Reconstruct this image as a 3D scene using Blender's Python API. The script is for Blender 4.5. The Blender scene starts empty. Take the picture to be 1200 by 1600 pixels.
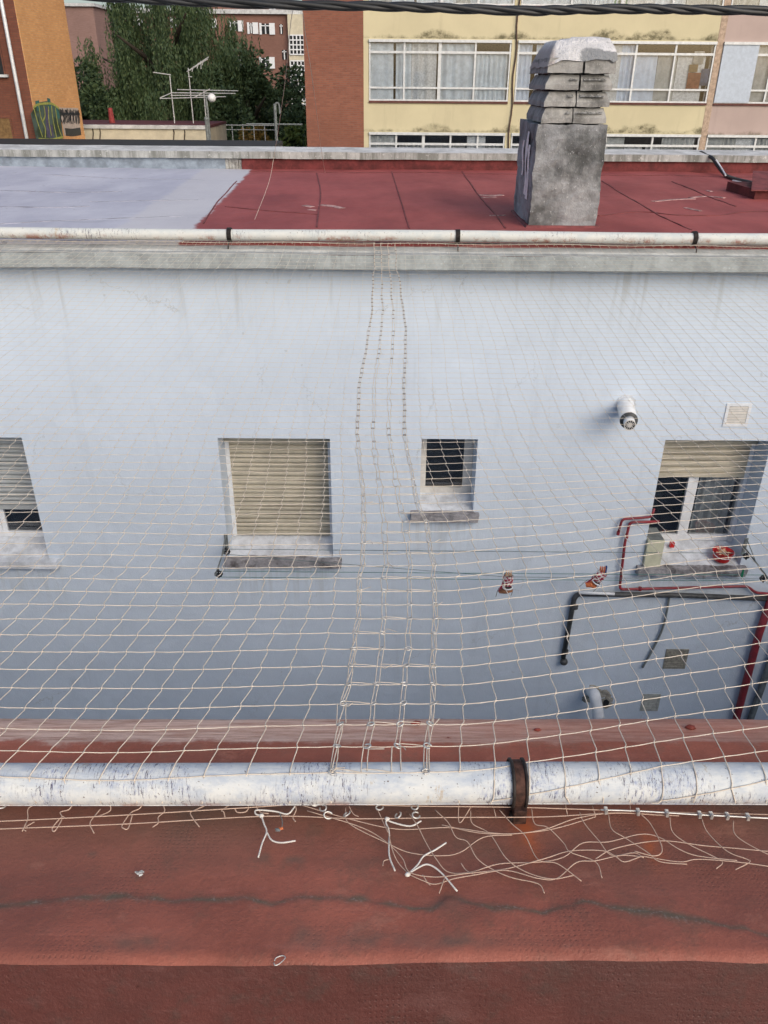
import bpy, math, random
from mathutils import Matrix, Vector, noise
random.seed(7)
R = random.Random(11)
S = bpy.context.scene
C = bpy.data.collections.new("scene"); S.collection.children.link(C)
H = 13.0                      # camera height above the street
# ------------------------------------------------------------------ camera
PITCH, ROLL = 28.5, 0.45
RM = Matrix.Rotation(math.radians(90 - PITCH), 4, 'X') @ Matrix.Rotation(math.radians(ROLL), 4, 'Z')
cd = bpy.data.cameras.new("camera"); cam = bpy.data.objects.new("camera", cd); C.objects.link(cam)
cam.matrix_world = Matrix.Translation((0, 0, H)) @ RM
cd.sensor_fit = 'VERTICAL'; cd.sensor_height = 32; cd.sensor_width = 24; cd.lens = 1247 / 1600 * 32
cd.clip_start = 0.05; cd.clip_end = 3000
S.camera = cam
# ------------------------------------------------------------------ world, sun
SUN_EL, SUN_AZ = 33, 150      # azimuth clockwise from +Y: behind the camera on the right, veiled by cloud
w = bpy.data.worlds.new("World"); S.world = w; w.use_nodes = True
nt = w.node_tree; sky = nt.nodes.new('ShaderNodeTexSky'); sky.sky_type = 'NISHITA'; sky.sun_disc = False
sky.sun_elevation = math.radians(SUN_EL); sky.sun_rotation = math.radians(SUN_AZ)
sky.air_density = 1.0; sky.dust_density = 3.5; sky.ozone_density = 1.0
bg = nt.nodes['Background']; nt.links.new(sky.outputs[0], bg.inputs[0]); bg.inputs[1].default_value = 0.15
sl = bpy.data.lights.new("sun", 'SUN'); so = bpy.data.objects.new("sun", sl); C.objects.link(so)
sl.energy = 1.1; sl.angle = math.radians(50); sl.color = (1, .95, .88)
e, a = math.radians(SUN_EL), math.radians(SUN_AZ)
sd = Vector((math.sin(a) * math.cos(e), math.cos(a) * math.cos(e), math.sin(e)))
so.rotation_euler = sd.to_track_quat('Z', 'Y').to_euler(); so.location = (0, 0, 60)
S.view_settings.view_transform = 'Standard'; S.view_settings.look = 'None'
S.view_settings.gamma = 1; S.view_settings.use_curve_mapping = False
S.view_settings.exposure = 0.2

# ------------------------------------------------------------------ pixel (1200x1600 photo) -> point on a real plane
R3 = RM.to_3x3()
def ray(px, py): return R3 @ Vector((px - 600, 800 - py, -1247.0))
def UY(px, py, Y):            # point on the vertical plane y = Y
    d = ray(px, py); t = Y / d.y; return Vector((d.x * t, Y, H + d.z * t))
def UZ(px, py, drop):         # point on the level plane `drop` below the eye
    d = ray(px, py); t = -drop / d.z; return Vector((d.x * t, d.y * t, H - drop))

# ------------------------------------------------------------------ mesh helpers
class MB:
    def __init__(s): s.v = []; s.f = []
    def add(s, vs, fs):
        n = len(s.v); s.v += [tuple(q) for q in vs]; s.f += [tuple(i + n for i in f) for f in fs]; return s
    def box(s, x0, x1, y0, y1, z0, z1, ti=0, tz=None):   # ti = inset of the top
        s.add([(x0, y0, z0), (x1, y0, z0), (x1, y1, z0), (x0, y1, z0),
               (x0 + ti, y0 + ti, z1), (x1 - ti, y0 + ti, z1), (x1 - ti, y1 - ti, z1), (x0 + ti, y1 - ti, z1)],
              [(3, 2, 1, 0), (4, 5, 6, 7), (0, 1, 5, 4), (1, 2, 6, 5), (2, 3, 7, 6), (3, 0, 4, 7)]); return s
    def quad(s, a, b, c, d): return s.add([a, b, c, d], [(0, 1, 2, 3)])
    def tube(s, pts, r, n=6, caps=True):
        pts = [Vector(p) for p in pts]; m = len(pts)
        if m < 2: return s
        rr = r if isinstance(r, (list, tuple)) else [r] * m
        t0 = (pts[1] - pts[0]).normalized()
        up = Vector((0, 0, 1)) if abs(t0.z) < .9 else Vector((1, 0, 0))
        nx = t0.cross(up).normalized(); vs = []
        for i in range(m):
            t = (pts[min(i + 1, m - 1)] - pts[max(i - 1, 0)])
            if t.length < 1e-9: t = t0
            t.normalize(); nx = (nx - t * nx.dot(t))
            if nx.length < 1e-6: nx = t.orthogonal()
            nx.normalize(); ny = t.cross(nx)
            for k in range(n):
                an = 2 * math.pi * k / n
                vs.append(pts[i] + (nx * math.cos(an) + ny * math.sin(an)) * rr[i])
        fs = [(i * n + k, i * n + (k + 1) % n, (i + 1) * n + (k + 1) % n, (i + 1) * n + k) for i in range(m - 1) for k in range(n)]
        if caps: fs += [tuple(range(n))[::-1], tuple(range((m - 1) * n, m * n))]
        return s.add(vs, fs)
    def prism(s, prof, x0, x1, nx=1):   # profile [(y,z)] extruded along x
        m = len(prof); vs = []
        for i in range(nx + 1):
            x = x0 + (x1 - x0) * i / nx; vs += [(x, y, z) for y, z in prof]
        fs = [(i * m + k, (i + 1) * m + k, (i + 1) * m + (k + 1) % m, i * m + (k + 1) % m) for i in range(nx) for k in range(m)]
        fs += [tuple(range(m)), tuple(range(nx * m, (nx + 1) * m))[::-1]]
        return s.add(vs, fs)
    def blob(s, c, rx, ry, rz, seg=10, rings=6, jit=0):
        vs = [(c[0], c[1], c[2] + rz)]
        for i in range(1, rings):
            ph = math.pi * i / rings
            for k in range(seg):
                th = 2 * math.pi * k / seg; j = 1 + R.uniform(-jit, jit)
                vs.append((c[0] + rx * math.sin(ph) * math.cos(th) * j, c[1] + ry * math.sin(ph) * math.sin(th) * j, c[2] + rz * math.cos(ph) * j))
        vs.append((c[0], c[1], c[2] - rz)); L = len(vs) - 1
        fs = [(0, 1 + k, 1 + (k + 1) % seg) for k in range(seg)]
        for i in range(rings - 2):
            for k in range(seg):
                a0 = 1 + i * seg; fs.append((a0 + k, a0 + seg + k, a0 + seg + (k + 1) % seg, a0 + (k + 1) % seg))
        a0 = 1 + (rings - 2) * seg; fs += [(L, a0 + (k + 1) % seg, a0 + k) for k in range(seg)]
        return s.add(vs, fs)
    def build(s, name, m, parent=None, smooth=False, bevel=0, origin=None):
        me = bpy.data.meshes.new(name); me.from_pydata(s.v, [], s.f); me.update()
        import bmesh
        b = bmesh.new(); b.from_mesh(me); bmesh.ops.recalc_face_normals(b, faces=b.faces) if len(b.faces) < 60000 else None
        b.to_mesh(me); b.free()
        if smooth: me.polygons.foreach_set('use_smooth', [True] * len(me.polygons))
        me.materials.append(m)
        o = bpy.data.objects.new(name, me); C.objects.link(o)
        if origin is not None:
            me.transform(Matrix.Translation(-Vector(origin))); o.location = origin
        if parent:
            o.parent = parent
            bpy.context.view_layer.update()
            o.location = o.location - ppos(parent)
        if bevel:
            bv = o.modifiers.new('b', 'BEVEL'); bv.width = bevel; bv.segments = 2; bv.limit_method = 'ANGLE'
        return o
def ppos(o):
    p = Vector(o.location)
    while o.parent: o = o.parent; p += Vector(o.location)
    return p
def tag(o, label, cat, group=None, kind=None):
    o['label'] = label; o['category'] = cat
    if group: o['group'] = group
    if kind: o['kind'] = kind
    return o
def empty(name, loc, label, cat, group=None):
    o = bpy.data.objects.new(name, None); C.objects.link(o); o.location = loc; o.empty_display_size = .1
    return tag(o, label, cat, group)
def spl(pts, n=8):            # Catmull-Rom through points
    P = [Vector(p) for p in pts]
    if len(P) < 3: return P
    P = [P[0] * 2 - P[1]] + P + [P[-1] * 2 - P[-2]]; out = []
    for i in range(1, len(P) - 2):
        for k in range(n):
            t = k / n; a, b, c, d = P[i - 1:i + 3]
            out.append(.5 * ((2 * b) + (c - a) * t + (2 * a - 5 * b + 4 * c - d) * t * t + (3 * b - a - 3 * c + d) * t ** 3))
    return out + [P[-2]]

# ------------------------------------------------------------------ material helpers
class M:
    def __init__(s, name, rough=.8, spec=.3, metal=0):
        s.m = bpy.data.materials.new(name); s.m.use_nodes = True; s.t = s.m.node_tree
        s.p = s.t.nodes['Principled BSDF']; s.p.inputs['Roughness'].default_value = rough
        s.p.inputs['Specular IOR Level'].default_value = spec; s.p.inputs['Metallic'].default_value = metal
        s.co = s.t.nodes.new('ShaderNodeNewGeometry').outputs['Position']
    def n(s, t, **k):
        x = s.t.nodes.new(t)
        for a, b in k.items(): setattr(x, a, b)
        return x
    def L(s, a, b): s.t.links.new(a, b)
    def put(s, sock, v):
        if hasattr(v, 'is_output'): s.L(v, sock)
        elif isinstance(v, (tuple, list)): sock.default_value = (*v, 1) if len(v) == 3 and sock.type == 'RGBA' else v
        else: sock.default_value = v
    def vec(s, sx=1, sy=1, sz=1, src=None, rot=(0, 0, 0), loc=(0, 0, 0)):
        x = s.n('ShaderNodeMapping'); s.L(src or s.co, x.inputs[0]); x.inputs['Scale'].default_value = (sx, sy, sz)
        x.inputs['Rotation'].default_value = rot; x.inputs['Location'].default_value = loc; return x.outputs[0]
    def noise(s, sc, det=4, ro=.6, v=None, dist=0):
        x = s.n('ShaderNodeTexNoise'); s.L(v or s.co, x.inputs['Vector']); x.inputs['Scale'].default_value = sc
        x.inputs['Detail'].default_value = det; x.inputs['Roughness'].default_value = ro; x.inputs['Distortion'].default_value = dist
        return x.outputs['Fac']
    def sep(s, v=None):
        x = s.n('ShaderNodeSeparateXYZ'); s.L(v or s.co, x.inputs[0]); return x.outputs
    def comb(s, x, y, z):
        c = s.n('ShaderNodeCombineXYZ'); [s.put(c.inputs[i], q) for i, q in enumerate((x, y, z))]; return c.outputs[0]
    def mth(s, op, a, b=0, c=None, cl=False):
        x = s.n('ShaderNodeMath', operation=op); x.use_clamp = cl; s.put(x.inputs[0], a); s.put(x.inputs[1], b)
        if c is not None: s.put(x.inputs[2], c)
        return x.outputs[0]
    def ramp(s, f, lo, hi, a=0., b=1.):       # smooth map lo..hi -> a..b
        x = s.n('ShaderNodeMapRange', interpolation_type='SMOOTHSTEP'); s.put(x.inputs['Value'], f)
        for k, v in (('From Min', lo), ('From Max', hi), ('To Min', a), ('To Max', b)): s.put(x.inputs[k], v)
        return x.outputs['Result']
    def mix(s, f, a, b, mode='MIX'):
        x = s.n('ShaderNodeMix', data_type='RGBA', blend_type=mode); s.put(x.inputs[0], f); s.put(x.inputs[6], a); s.put(x.inputs[7], b)
        return x.outputs[2]
    def col(s, c): s.put(s.p.inputs['Base Color'], c); return s
    def rough(s, c): s.put(s.p.inputs['Roughness'], c); return s
    def bump(s, h, d=.01, st=1.0):
        x = s.n('ShaderNodeBump'); x.inputs['Strength'].default_value = st; x.inputs['Distance'].default_value = d
        s.L(h, x.inputs['Height']); s.L(x.outputs[0], s.p.inputs['Normal']); return s
def plain(name, c, rough=.7, spec=.3, metal=0, var=.25, sc=9, dark=None):
    m = M(name, rough, spec, metal); n = m.noise(sc, 5, .7)
    d = dark or tuple(q * (1 - var * 1.5) for q in c); b = tuple(min(1, q * (1 + var * .5)) for q in c)
    m.col(m.mix(m.ramp(n, .3, .7), d, b)).bump(n, .003, .4); return m.m

# wall paint: bluish white, faint roller marks, rain streaks and grime specks
def wall_paint(name, c, d, top):
    m = M(name, .85, .2)
    big = m.noise(.7, 4, .6); st = m.noise(3.0, 5, .6, m.vec(3.2, 1, .22)); fine = m.noise(60, 3, .6)
    z = m.sep()[2]
    c1 = m.mix(m.ramp(big, .3, .7), tuple(q * .93 for q in c), c)
    near_top = m.ramp(z, top - .9, top, 0, 1)
    stf = m.mth('MULTIPLY', m.ramp(st, .52, .70), m.mth('MULTIPLY', near_top, .55)); bl_ = m.noise(2.2, 7, .75); c1 = m.mix(m.ramp(bl_, .5, .75, 0, .28), c1, tuple(q * .72 for q in c)); c1 = m.mix(m.ramp(m.noise(1.6, 6, .7, m.vec(2.5, 1, .15)), .55, .75, 0, .22), c1, tuple(q * .6 for q in c))
    c2 = m.mix(stf, c1, d)
    x_ = m.sep()[0]; st2 = m.noise(5, 5, .7, m.vec(3.5, 1, .25)); tot = None
    for (a0, b0, zz) in SILLS:
        k = m.mth('MULTIPLY', m.mth('MULTIPLY', m.ramp(x_, a0 - .02, a0 + .06), m.ramp(x_, b0 + .02, b0 - .06)), m.mth('MULTIPLY', m.ramp(z, zz - .75, zz, 0, 1), m.ramp(z, zz + .03, zz)))
        tot = k if tot is None else m.mth('ADD', tot, k)
    c2 = m.mix(m.mth('MULTIPLY', m.mth('MULTIPLY', tot, m.ramp(st2, .42, .66)), .42), c2, d)
    vo = m.n('ShaderNodeTexVoronoi', feature='DISTANCE_TO_EDGE'); wv_ = m.vec(.55, 1, .4); ad = m.n('ShaderNodeVectorMath', operation='ADD'); m.L(wv_, ad.inputs[0]); m.L(m.comb(m.mth('MULTIPLY', m.noise(4, 5, .7), .25), 0, m.mth('MULTIPLY', m.noise(3, 5, .7), .25)), ad.inputs[1]); m.L(ad.outputs[0], vo.inputs['Vector']); vo.inputs['Scale'].default_value = 1
    ck_ = m.mth('MULTIPLY', m.ramp(vo.outputs['Distance'], .0035, .0012), m.ramp(m.noise(1.3, 2, .5), .52, .60)); c2 = m.mix(m.mth('MULTIPLY', ck_, .45), c2, d)
    pt_ = m.mth('MULTIPLY', m.ramp(m.noise(1.9, 2, .3, m.vec(1, 1, 1.6, loc=(9, 0, 4))), .66, .67), .18); c2 = m.mix(pt_, c2, tuple(min(1, q * 1.12) for q in c))
    edge = m.mth('MULTIPLY', m.ramp(m.mth('ADD', z, m.mth('MULTIPLY', m.noise(5, 4, .7), .12)), top - .04, top + .05, 0, 1), .35)
    c3 = m.mix(edge, c2, tuple(q * .6 for q in d))
    sp = m.ramp(m.noise(9, 2, .5), .74, .78, 0, .4)
    m.col(m.mix(sp, c3, d)).bump(m.mth('ADD', fine, m.mth('MULTIPLY', m.noise(5, 5, .6), 2.5)), .006, .7); return m.m
SILLS = []
for (xa_, xb_, yy_) in ((-20, 95, 888), (340, 533, 890), (642, 755, 818), (1000, 1185, 892)):
    q0_, q1_ = UY(xa_, yy_, 7.7), UY(xb_, yy_, 7.7); SILLS.append((q0_.x, q1_.x, q0_.z))
m_wall = wall_paint('white_wall_paint', (.60, .675, .76), (.38, .40, .40), H - 1.55)
m_reveal = plain('reveal_paint', (.62, .64, .66), .8, var=.12)

def red_coat(name, base, dirt, seed=0, mesh=True, wear=0.5, gloss=.5):
    m = M(name, gloss, .35)
    v = m.vec(1, 1, 1, loc=(seed, seed * 2, 0))
    a_ = m.noise(2.2, 5, .65, v); b_ = m.noise(11, 6, .7, v); f = m.noise(90, 3, .7, v)
    c1 = m.mix(m.ramp(a_, .3, .7), tuple(q * .72 for q in base), tuple(q * 1.12 for q in base))
    c2 = m.mix(m.mth('MULTIPLY', m.ramp(b_, .48, .68), wear), c1, dirt)
    c3 = m.mix(m.mth('MULTIPLY', m.ramp(f, .45, .8), .30), c2, tuple(q * 1.35 + .02 for q in base))
    h = m.mth('ADD', m.mth('MULTIPLY', b_, 1.1), m.mth('MULTIPLY', f, .5)); gn_ = m.noise(260, 2, .6, v)
    brs = m.noise(6, 6, .75, m.vec(.5, 2.2, 2.2, loc=(seed, 0, 0))); c3 = m.mix(m.ramp(brs, .52, .72, 0, .38), c3, tuple(q * 1.25 + .03 for q in base)); c3 = m.mix(m.ramp(gn_, .62, .7, 0, .35), c3, tuple(q * .4 for q in base))
    big_ = m.noise(.9, 4, .7, m.vec(1, 2.5, 2.5, loc=(seed + 3, 0, 0))); c3 = m.mix(m.ramp(big_, .42, .62, 0, .5), c3, tuple(q * .55 + .012 for q in base))
    mid_ = m.noise(4.5, 7, .75, m.vec(1, 1.6, 1, loc=(1, seed, 0))); c3 = m.mix(m.ramp(mid_, .55, .66, 0, .45), c3, (base[0] * 1.2, base[1] * 1.6, base[2] * 1.7)); c3 = m.mix(m.ramp(m.noise(28, 5, .75, v), .66, .72, 0, .6), c3, tuple(q * .35 for q in base))
    if mesh:      # glass-fibre scrim showing through the coating in patches
        x, y, z = m.sep(); k = 2 * math.pi / .0125
        gx = m.mth('SINE', m.mth('MULTIPLY', x, k)); gy = m.mth('SINE', m.mth('MULTIPLY', m.mth('SUBTRACT', y, z), k))
        g = m.mth('MULTIPLY', m.ramp(gx, .1, .8), m.ramp(gy, .1, .8))
        patch = m.ramp(m.noise(3.2, 5, .7, m.vec(1, 1, 1, loc=(seed + 7, 3, 0))), .44, .66)
        g = m.mth('MULTIPLY', g, patch)
        c3 = m.mix(m.mth('MULTIPLY', g, .26), c3, tuple(q * .55 for q in dirt)); h = m.mth('SUBTRACT', h, m.mth('MULTIPLY', g, .28))
    return m, c3, h
# foreground kerb top: coating with stains (vertex masks: r crack, g bare grey patches, b rust)
m, c3, h = red_coat('red_waterproof_coating', (.295, .094, .062), (.140, .076, .052), 0)
at = m.n('ShaderNodeVertexColor', layer_name='mask'); sc_ = m.n('ShaderNodeSeparateColor'); m.L(at.outputs[0], sc_.inputs[0])
gr = m.noise(120, 2, .5)
moss = m.mix(m.ramp(gr, .55, .7), (.135, .115, .075), (.27, .24, .20))
c3 = m.mix(sc_.outputs[0], c3, moss)
c3 = m.mix(sc_.outputs[1], c3, (.115, .085, .065))
c3 = m.mix(sc_.outputs[2], c3, (.36, .095, .035))
m.col(c3).bump(h, .004, .8); m_red_near = m.m
m, c3, h = red_coat('red_coating_face_shaded', (.105, .036, .031), (.068, .038, .033), 5, True, .8, .45)  # same coating, darkened: shade on the inner face is put into its colour
m.col(c3).bump(h, .005, .9); m_red_face_shaded = m.m
m, c3, h = red_coat('weathered_ledge_coating', (.50, .15, .09), (.34, .17, .11), 3, True, .5, .6)
x, y, z = m.sep()
line = m.mth('ADD', m.mth('ADD', y, m.mth('MULTIPLY', x, -.012)), m.mth('MULTIPLY', m.mth('SUBTRACT', m.noise(5, 6, .7), .5), .16))
strk = m.noise(16, 6, .75, m.vec(.35, 5, 1))
pal = m.mix(m.ramp(strk, .35, .65), (.50, .27, .195), (.85, .60, .48))
left = m.ramp(x, -.5, .9, 1, .35)
m.col(m.mix(m.mth('MULTIPLY', m.ramp(line, 1.765, 1.80), left), c3, pal)).bump(m.mth('ADD', h, strk), .004, .8); m_ledge = m.m

# far roof: red membrane with the pale coated part on the left
pA, pB = UZ(390, 268, 1.38), UZ(303, 357, 1.38)
m = M('roof_membrane', .7, .3)
x, y, z = m.sep(); kk = (pA.x - pB.x) / (pA.y - pB.y)
lx = m.mth('SUBTRACT', m.mth('SUBTRACT', x, pB.x), m.mth('MULTIPLY', m.mth('SUBTRACT', y, pB.y), kk))
lx = m.mth('ADD', lx, m.mth('MULTIPLY', m.mth('SUBTRACT', m.noise(4, 5, .7), .5), .22))
n1 = m.noise(1.1, 5, .65, m.vec(1, .5, 1)); n2 = m.noise(14, 5, .7); n3 = m.noise(.5, 3, .5)
red = m.mix(m.ramp(n1, .3, .7), (.23, .052, .050), (.36, .092, .085))
red = m.mix(m.mth('MULTIPLY', m.ramp(n2, .52, .75), .35), red, (.12, .055, .055))
red = m.mix(m.ramp(m.noise(2.6, 6, .75, m.vec(.6, 2, 1)), .70, .74, 0, .5), red, (.42, .22, .20))
gry = m.mix(m.ramp(n1, .3, .7), (.40, .41, .49), (.53, .54, .61))
gry = m.mix(m.ramp(m.noise(1.2, 5, .7, m.vec(.35, 2.5, 1)), .58, .66, 0, .35), gry, (.27, .28, .33))
gry = m.mix(m.ramp(m.noise(7, 3, .6), .68, .72, 0, .5), gry, (.2, .2, .22))
rim = m.mth('MULTIPLY', m.ramp(lx, -.85, -.75), .55)
gry = m.mix(rim, gry, (.56, .55, .56))
m.col(m.mix(m.ramp(lx, -.03, .03), gry, red)).bump(m.mth('ADD', n1, m.mth('MULTIPLY', n2, .3)), .03, .5); m_roof = m.m

def concrete(name, c, mould, sc=5, amt=.6, streak=False, lo=.45, rb=.012):
    m = M(name, .9, .2)
    a_ = m.noise(sc, 8, .72); b_ = m.noise(sc * 9, 4, .75); s_ = m.noise(sc * .8, 6, .7, m.vec(4, 4, .35)) if streak else m.noise(sc * .45, 5, .6)
    c1 = m.mix(m.ramp(a_, .3, .7), tuple(q * .68 for q in c), tuple(q * 1.15 for q in c))
    c2 = m.mix(m.mth('MULTIPLY', m.ramp(s_, lo, lo + .2), amt), c1, mould)
    c3 = m.mix(m.ramp(b_, .60, .68, 0, .6), c2, tuple(min(.8, q * 1.7) for q in c))
    c3 = m.mix(m.ramp(b_, .36, .28, 0, .5), c3, tuple(q * .4 for q in c))
    m.col(c3).bump(m.mth('ADD', a_, m.mth('MULTIPLY', b_, .5)), rb, .8); return m.m
m_chim = concrete('mouldy_cement_render', (.33, .34, .35), (.06, .062, .06), 3.1, .9, False, .47, .035)
m_slab = concrete('cement_slab', (.34, .335, .32), (.07, .07, .065), 7, .7, False, .5, .015)
m_chimside = concrete('painted_cement_side', (.25, .26, .27), (.12, .12, .12), 5, .4)
m_white_splash = plain('white_paint_splash', (.85, .85, .86), .6, var=.1, sc=20)
m_corn = concrete('cornice_cement', (.43, .44, .42), (.22, .23, .22), 4, .5, True, .5, .006)
m_corn2 = concrete('cornice_face_cement', (.37, .40, .40), (.2, .21, .2), 4, .45, True, .5, .006)
m_cop = concrete('coping_cement', (.55, .56, .56), (.33, .34, .33), 3, .35, False, .5, .006)
m_copf = concrete('coping_face_mould', (.40, .41, .40), (.14, .145, .13), 2, .8, True, .42, .006)
m_sill = concrete('rough_concrete_sill', (.34, .33, .34), (.07, .06, .06), 12, .8, False, .48, .02)
m_sillclean = concrete('smooth_sill', (.62, .65, .69), (.5, .5, .51), 5, .2, False, .5, .004)
m_parblue = plain('parapet_blue_grey_paint', (.26, .31, .37), .8, var=.25, sc=6)
m_parred = plain('parapet_red_paint', (.15, .03, .03), .7, var=.35, sc=5)

# painted pipe: white, blue scuffs, rust and red overspray low down
def pipe_mat(name, blue=.6, rust=.5, zlow=0, sc=1, ca=(.60, .62, .61), cb=(.42, .47, .53)):
    m = M(name, .75, .25)
    a_ = m.noise(9 * sc, 5, .7, m.vec(1, 3, 1)); b_ = m.noise(38 * sc, 5, .8, m.vec(2.2, 1, .7)); c_ = m.noise(2.4 * sc, 3, .6); sp = m.noise(75 * sc, 3, .6)
    base = m.mix(m.ramp(a_, .35, .7), ca, cb); base = m.mix(m.ramp(m.noise(22 * sc, 6, .8), .55, .75, 0, .6), base, (.36, .37, .36)); base = m.mix(m.ramp(m.noise(8 * sc, 7, .8, m.vec(1.5, 1, .4, loc=(3, 1, 0))), .60, .68, 0, .7), base, (.40, .30, .18))
    bl = m.mth('MULTIPLY', m.ramp(b_, .50, .66), m.ramp(c_, .52, .66, 0, blue))
    col = m.mix(bl, base, (.24, .28, .42))
    vb = m.mth('MULTIPLY', m.ramp(m.noise(34 * sc, 6, .85, m.vec(3.4, .5, .5)), .55, .60), m.ramp(c_, .50, .60, 0, .95))
    col = m.mix(vb, col, (.05, .04, .08))
    col = m.mix(m.ramp(sp, .66, .70, 0, .85), col, (.07, .045, .035))
    z = m.sep()[2]
    low = m.mth('MULTIPLY', m.ramp(m.noise(5 * sc, 6, .8), .5, .62, .15, 1), m.ramp(z, zlow + .05, zlow - .006))
    col = m.mix(m.mth('MULTIPLY', low, rust), col, m.mix(m.ramp(b_, .4, .6), (.26, .07, .05), (.33, .22, .15)))
    m.col(col).bump(m.mth('ADD', a_, m.mth('MULTIPLY', sp, .3)), .003, .5); return m.m
m_pipe_near = pipe_mat('near_painted_pipe', 1.0, .9, H - 1.670, 1.6)
m_pipe_far = pipe_mat('far_painted_pipe', .12, .9, H - 1.325, .7, (.60, .61, .58), (.50, .54, .54))

def brick(name, c1, c2, mort, bw=.24, bh=.065, axis='x', pal=None, mul=1):
    m = M(name, .85, .2); x, y, z = m.sep()
    v = m.comb(x if axis == 'x' else y, z, 0)
    b = m.n('ShaderNodeTexBrick'); m.L(v, b.inputs['Vector']); b.inputs['Scale'].default_value = 1
    b.inputs['Color1'].default_value = (*c1, 1); b.inputs['Color2'].default_value = (*c2, 1); b.inputs['Mortar'].default_value = (*mort, 1)
    b.inputs['Brick Width'].default_value = bw; b.inputs['Row Height'].default_value = bh
    b.inputs['Mortar Size'].default_value = .009; b.inputs['Mortar Smooth'].default_value = .3
    n = m.noise(.5, 5, .65); f = m.noise(5, 5, .7, m.vec(1, 1, 3))
    c = m.mix(m.ramp(n, .35, .7, 0, .35), b.outputs['Color'], tuple(q * .6 for q in c1))
    c = m.mix(m.ramp(f, .5, .75, 0, .5), c, pal or tuple(q * .5 for q in c2))
    m.col(c).bump(b.outputs['Fac'], -.006, .4); return m.m
m_brick = brick('red_brick', (.29, .115, .075), (.23, .09, .062), (.21, .12, .09))
m_brick_or_sunlit = brick('orange_brick_sunlit', (.74, .38, .15), (.62, .30, .12), (.58, .36, .19), axis='y', pal=(.80, .52, .28))  # sunlight on the side wall is put into these brick colours
m_brick_dk = brick('brown_brick', (.20, .075, .048), (.15, .055, .04), (.13, .07, .05))
m_brick_far = brick('distant_brick', (.25, .13, .10), (.21, .11, .085), (.2, .12, .10))
m_brick_pk = brick('pinkish_brick', (.30, .19, .165), (.27, .165, .14), (.28, .18, .16))

def plaster(name, c, tops, mould=(.10, .09, .05)):
    m = M(name, .85, .2); x, y, z = m.sep()
    n = m.noise(.6, 5, .6); st = m.noise(1.6, 5, .6, m.vec(2.2, 1, .3))
    c1 = m.mix(m.ramp(n, .3, .7), tuple(q * .88 for q in c), c)
    c1 = m.mix(m.ramp(st, .56, .75, 0, .3), c1, tuple(q * .62 for q in c))
    arch = m.noise(.75, 2, .5, m.comb(x, 3, 0)); fr = m.noise(4.5, 6, .8)
    fr2 = m.noise(2.2, 4, .7, m.vec(1, 1, 2, loc=(4, 0, 0)))
    for zt in tops:       # mould creeping up from the window heads
        dz = m.mth('SUBTRACT', z, zt)
        hgt = m.mth('ADD', m.mth('MULTIPLY', m.ramp(arch, .42, .70, .22, 1.0), .36), m.mth('MULTIPLY', m.mth('SUBTRACT', fr, .5), .30))
        inside = m.mth('MULTIPLY', m.ramp(m.mth('SUBTRACT', hgt, dz), -.03, .16), m.ramp(dz, -.02, 0))
        c1 = m.mix(m.mth('MULTIPLY', m.mth('MULTIPLY', inside, m.ramp(fr2, .36, .52, .35, 1)), m.ramp(fr, .3, .62, .4, .95)), c1, mould)
    m.col(c1).bump(n, .004, .4); return m.m
def U_z(py, Y, px=700): return UY(px, py, Y).z
FY = 32.0
ztops = [U_z(60, FY), U_z(206, FY)]
m_yel = plaster('yellow_plaster', (.61, .545, .36), ztops)
m_pink = plaster('pink_plaster', (.47, .37, .335), [ztops[1] - .02])
m_cream = plain('cream_wall', (.58, .53, .40), .85, var=.12, sc=2)
m_alu = plain('aluminium_frame', (.62, .64, .65), .45, .5, .2, .12)
m_dark_int = plain('dark_room', (.022, .025, .028), .9)
m_greyint = plain('grey_room', (.07, .075, .075), .9)
def glass():
    m = M('window_glass', .05, .5); g = m.n('ShaderNodeBsdfGlossy'); g.inputs['Roughness'].default_value = .04
    t = m.n('ShaderNodeBsdfTransparent'); t.inputs[0].default_value = (.94, .95, .97, 1); mx = m.n('ShaderNodeMixShader')
    f = m.n('ShaderNodeFresnel'); f.inputs[0].default_value = 1.5
    m.L(m.mth('ADD', f.outputs[0], .03), mx.inputs[0]); m.L(t.outputs[0], mx.inputs[1]); m.L(g.outputs[0], mx.inputs[2])
    out = m.t.nodes['Material Output']; m.L(mx.outputs[0], out.inputs[0]); return m.m
m_glass = glass()
m_cyan_curt = plain('pale_teal_curtain', (.76, .86, .92), .9, var=.12, sc=5)
m_blue_curt = plain('pale_blue_curtain', (.72, .83, .96), .9, var=.1, sc=5)
m_grey_curt = plain('grey_curtain', (.55, .58, .56), .9, var=.15, sc=5)
m_green_scr = plain('green_screen', (.03, .25, .12), .8)
m_shut = plain('beige_shutter', (.47, .43, .34), .6, .3, 0, .15, 3)
m_shut_g = plain('grey_shutter', (.40, .42, .42), .6, .3, 0, .12, 3)
m_white = plain('white_paint', (.72, .74, .76), .5, .4, 0, .08)
m_redpipe = plain('red_painted_pipe', (.27, .03, .04), .45, .5, 0, .25)
m_darkpipe = plain('dark_grey_pipe', (.065, .068, .07), .5, .4, 0, .35, 14)
m_greypipe = plain('grey_pipe', (.18, .2, .2), .6)
m_black = plain('black_rubber', (.018, .02, .022), .5, .5)
m_strap = plain('rusty_black_strap', (.035, .028, .025), .6, .4, .2, .5, 30)
m_rust = plain('rusted_steel', (.075, .035, .025), .8, .3, 0, .5, 40)
m_cord = plain('cream_net_cord', (.66, .58, .48), .85, .2, 0, .12, 30)
m_torn = plain('dirty_net_cord', (.50, .36, .28), .85, .2, 0, .12, 30)
m_rope = plain('white_cord', (.64, .61, .56), .8, .2, 0, .1, 40)
m_steel = plain('galvanised_steel', (.62, .61, .58), .42, .5, .6, .2, 60)
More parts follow.
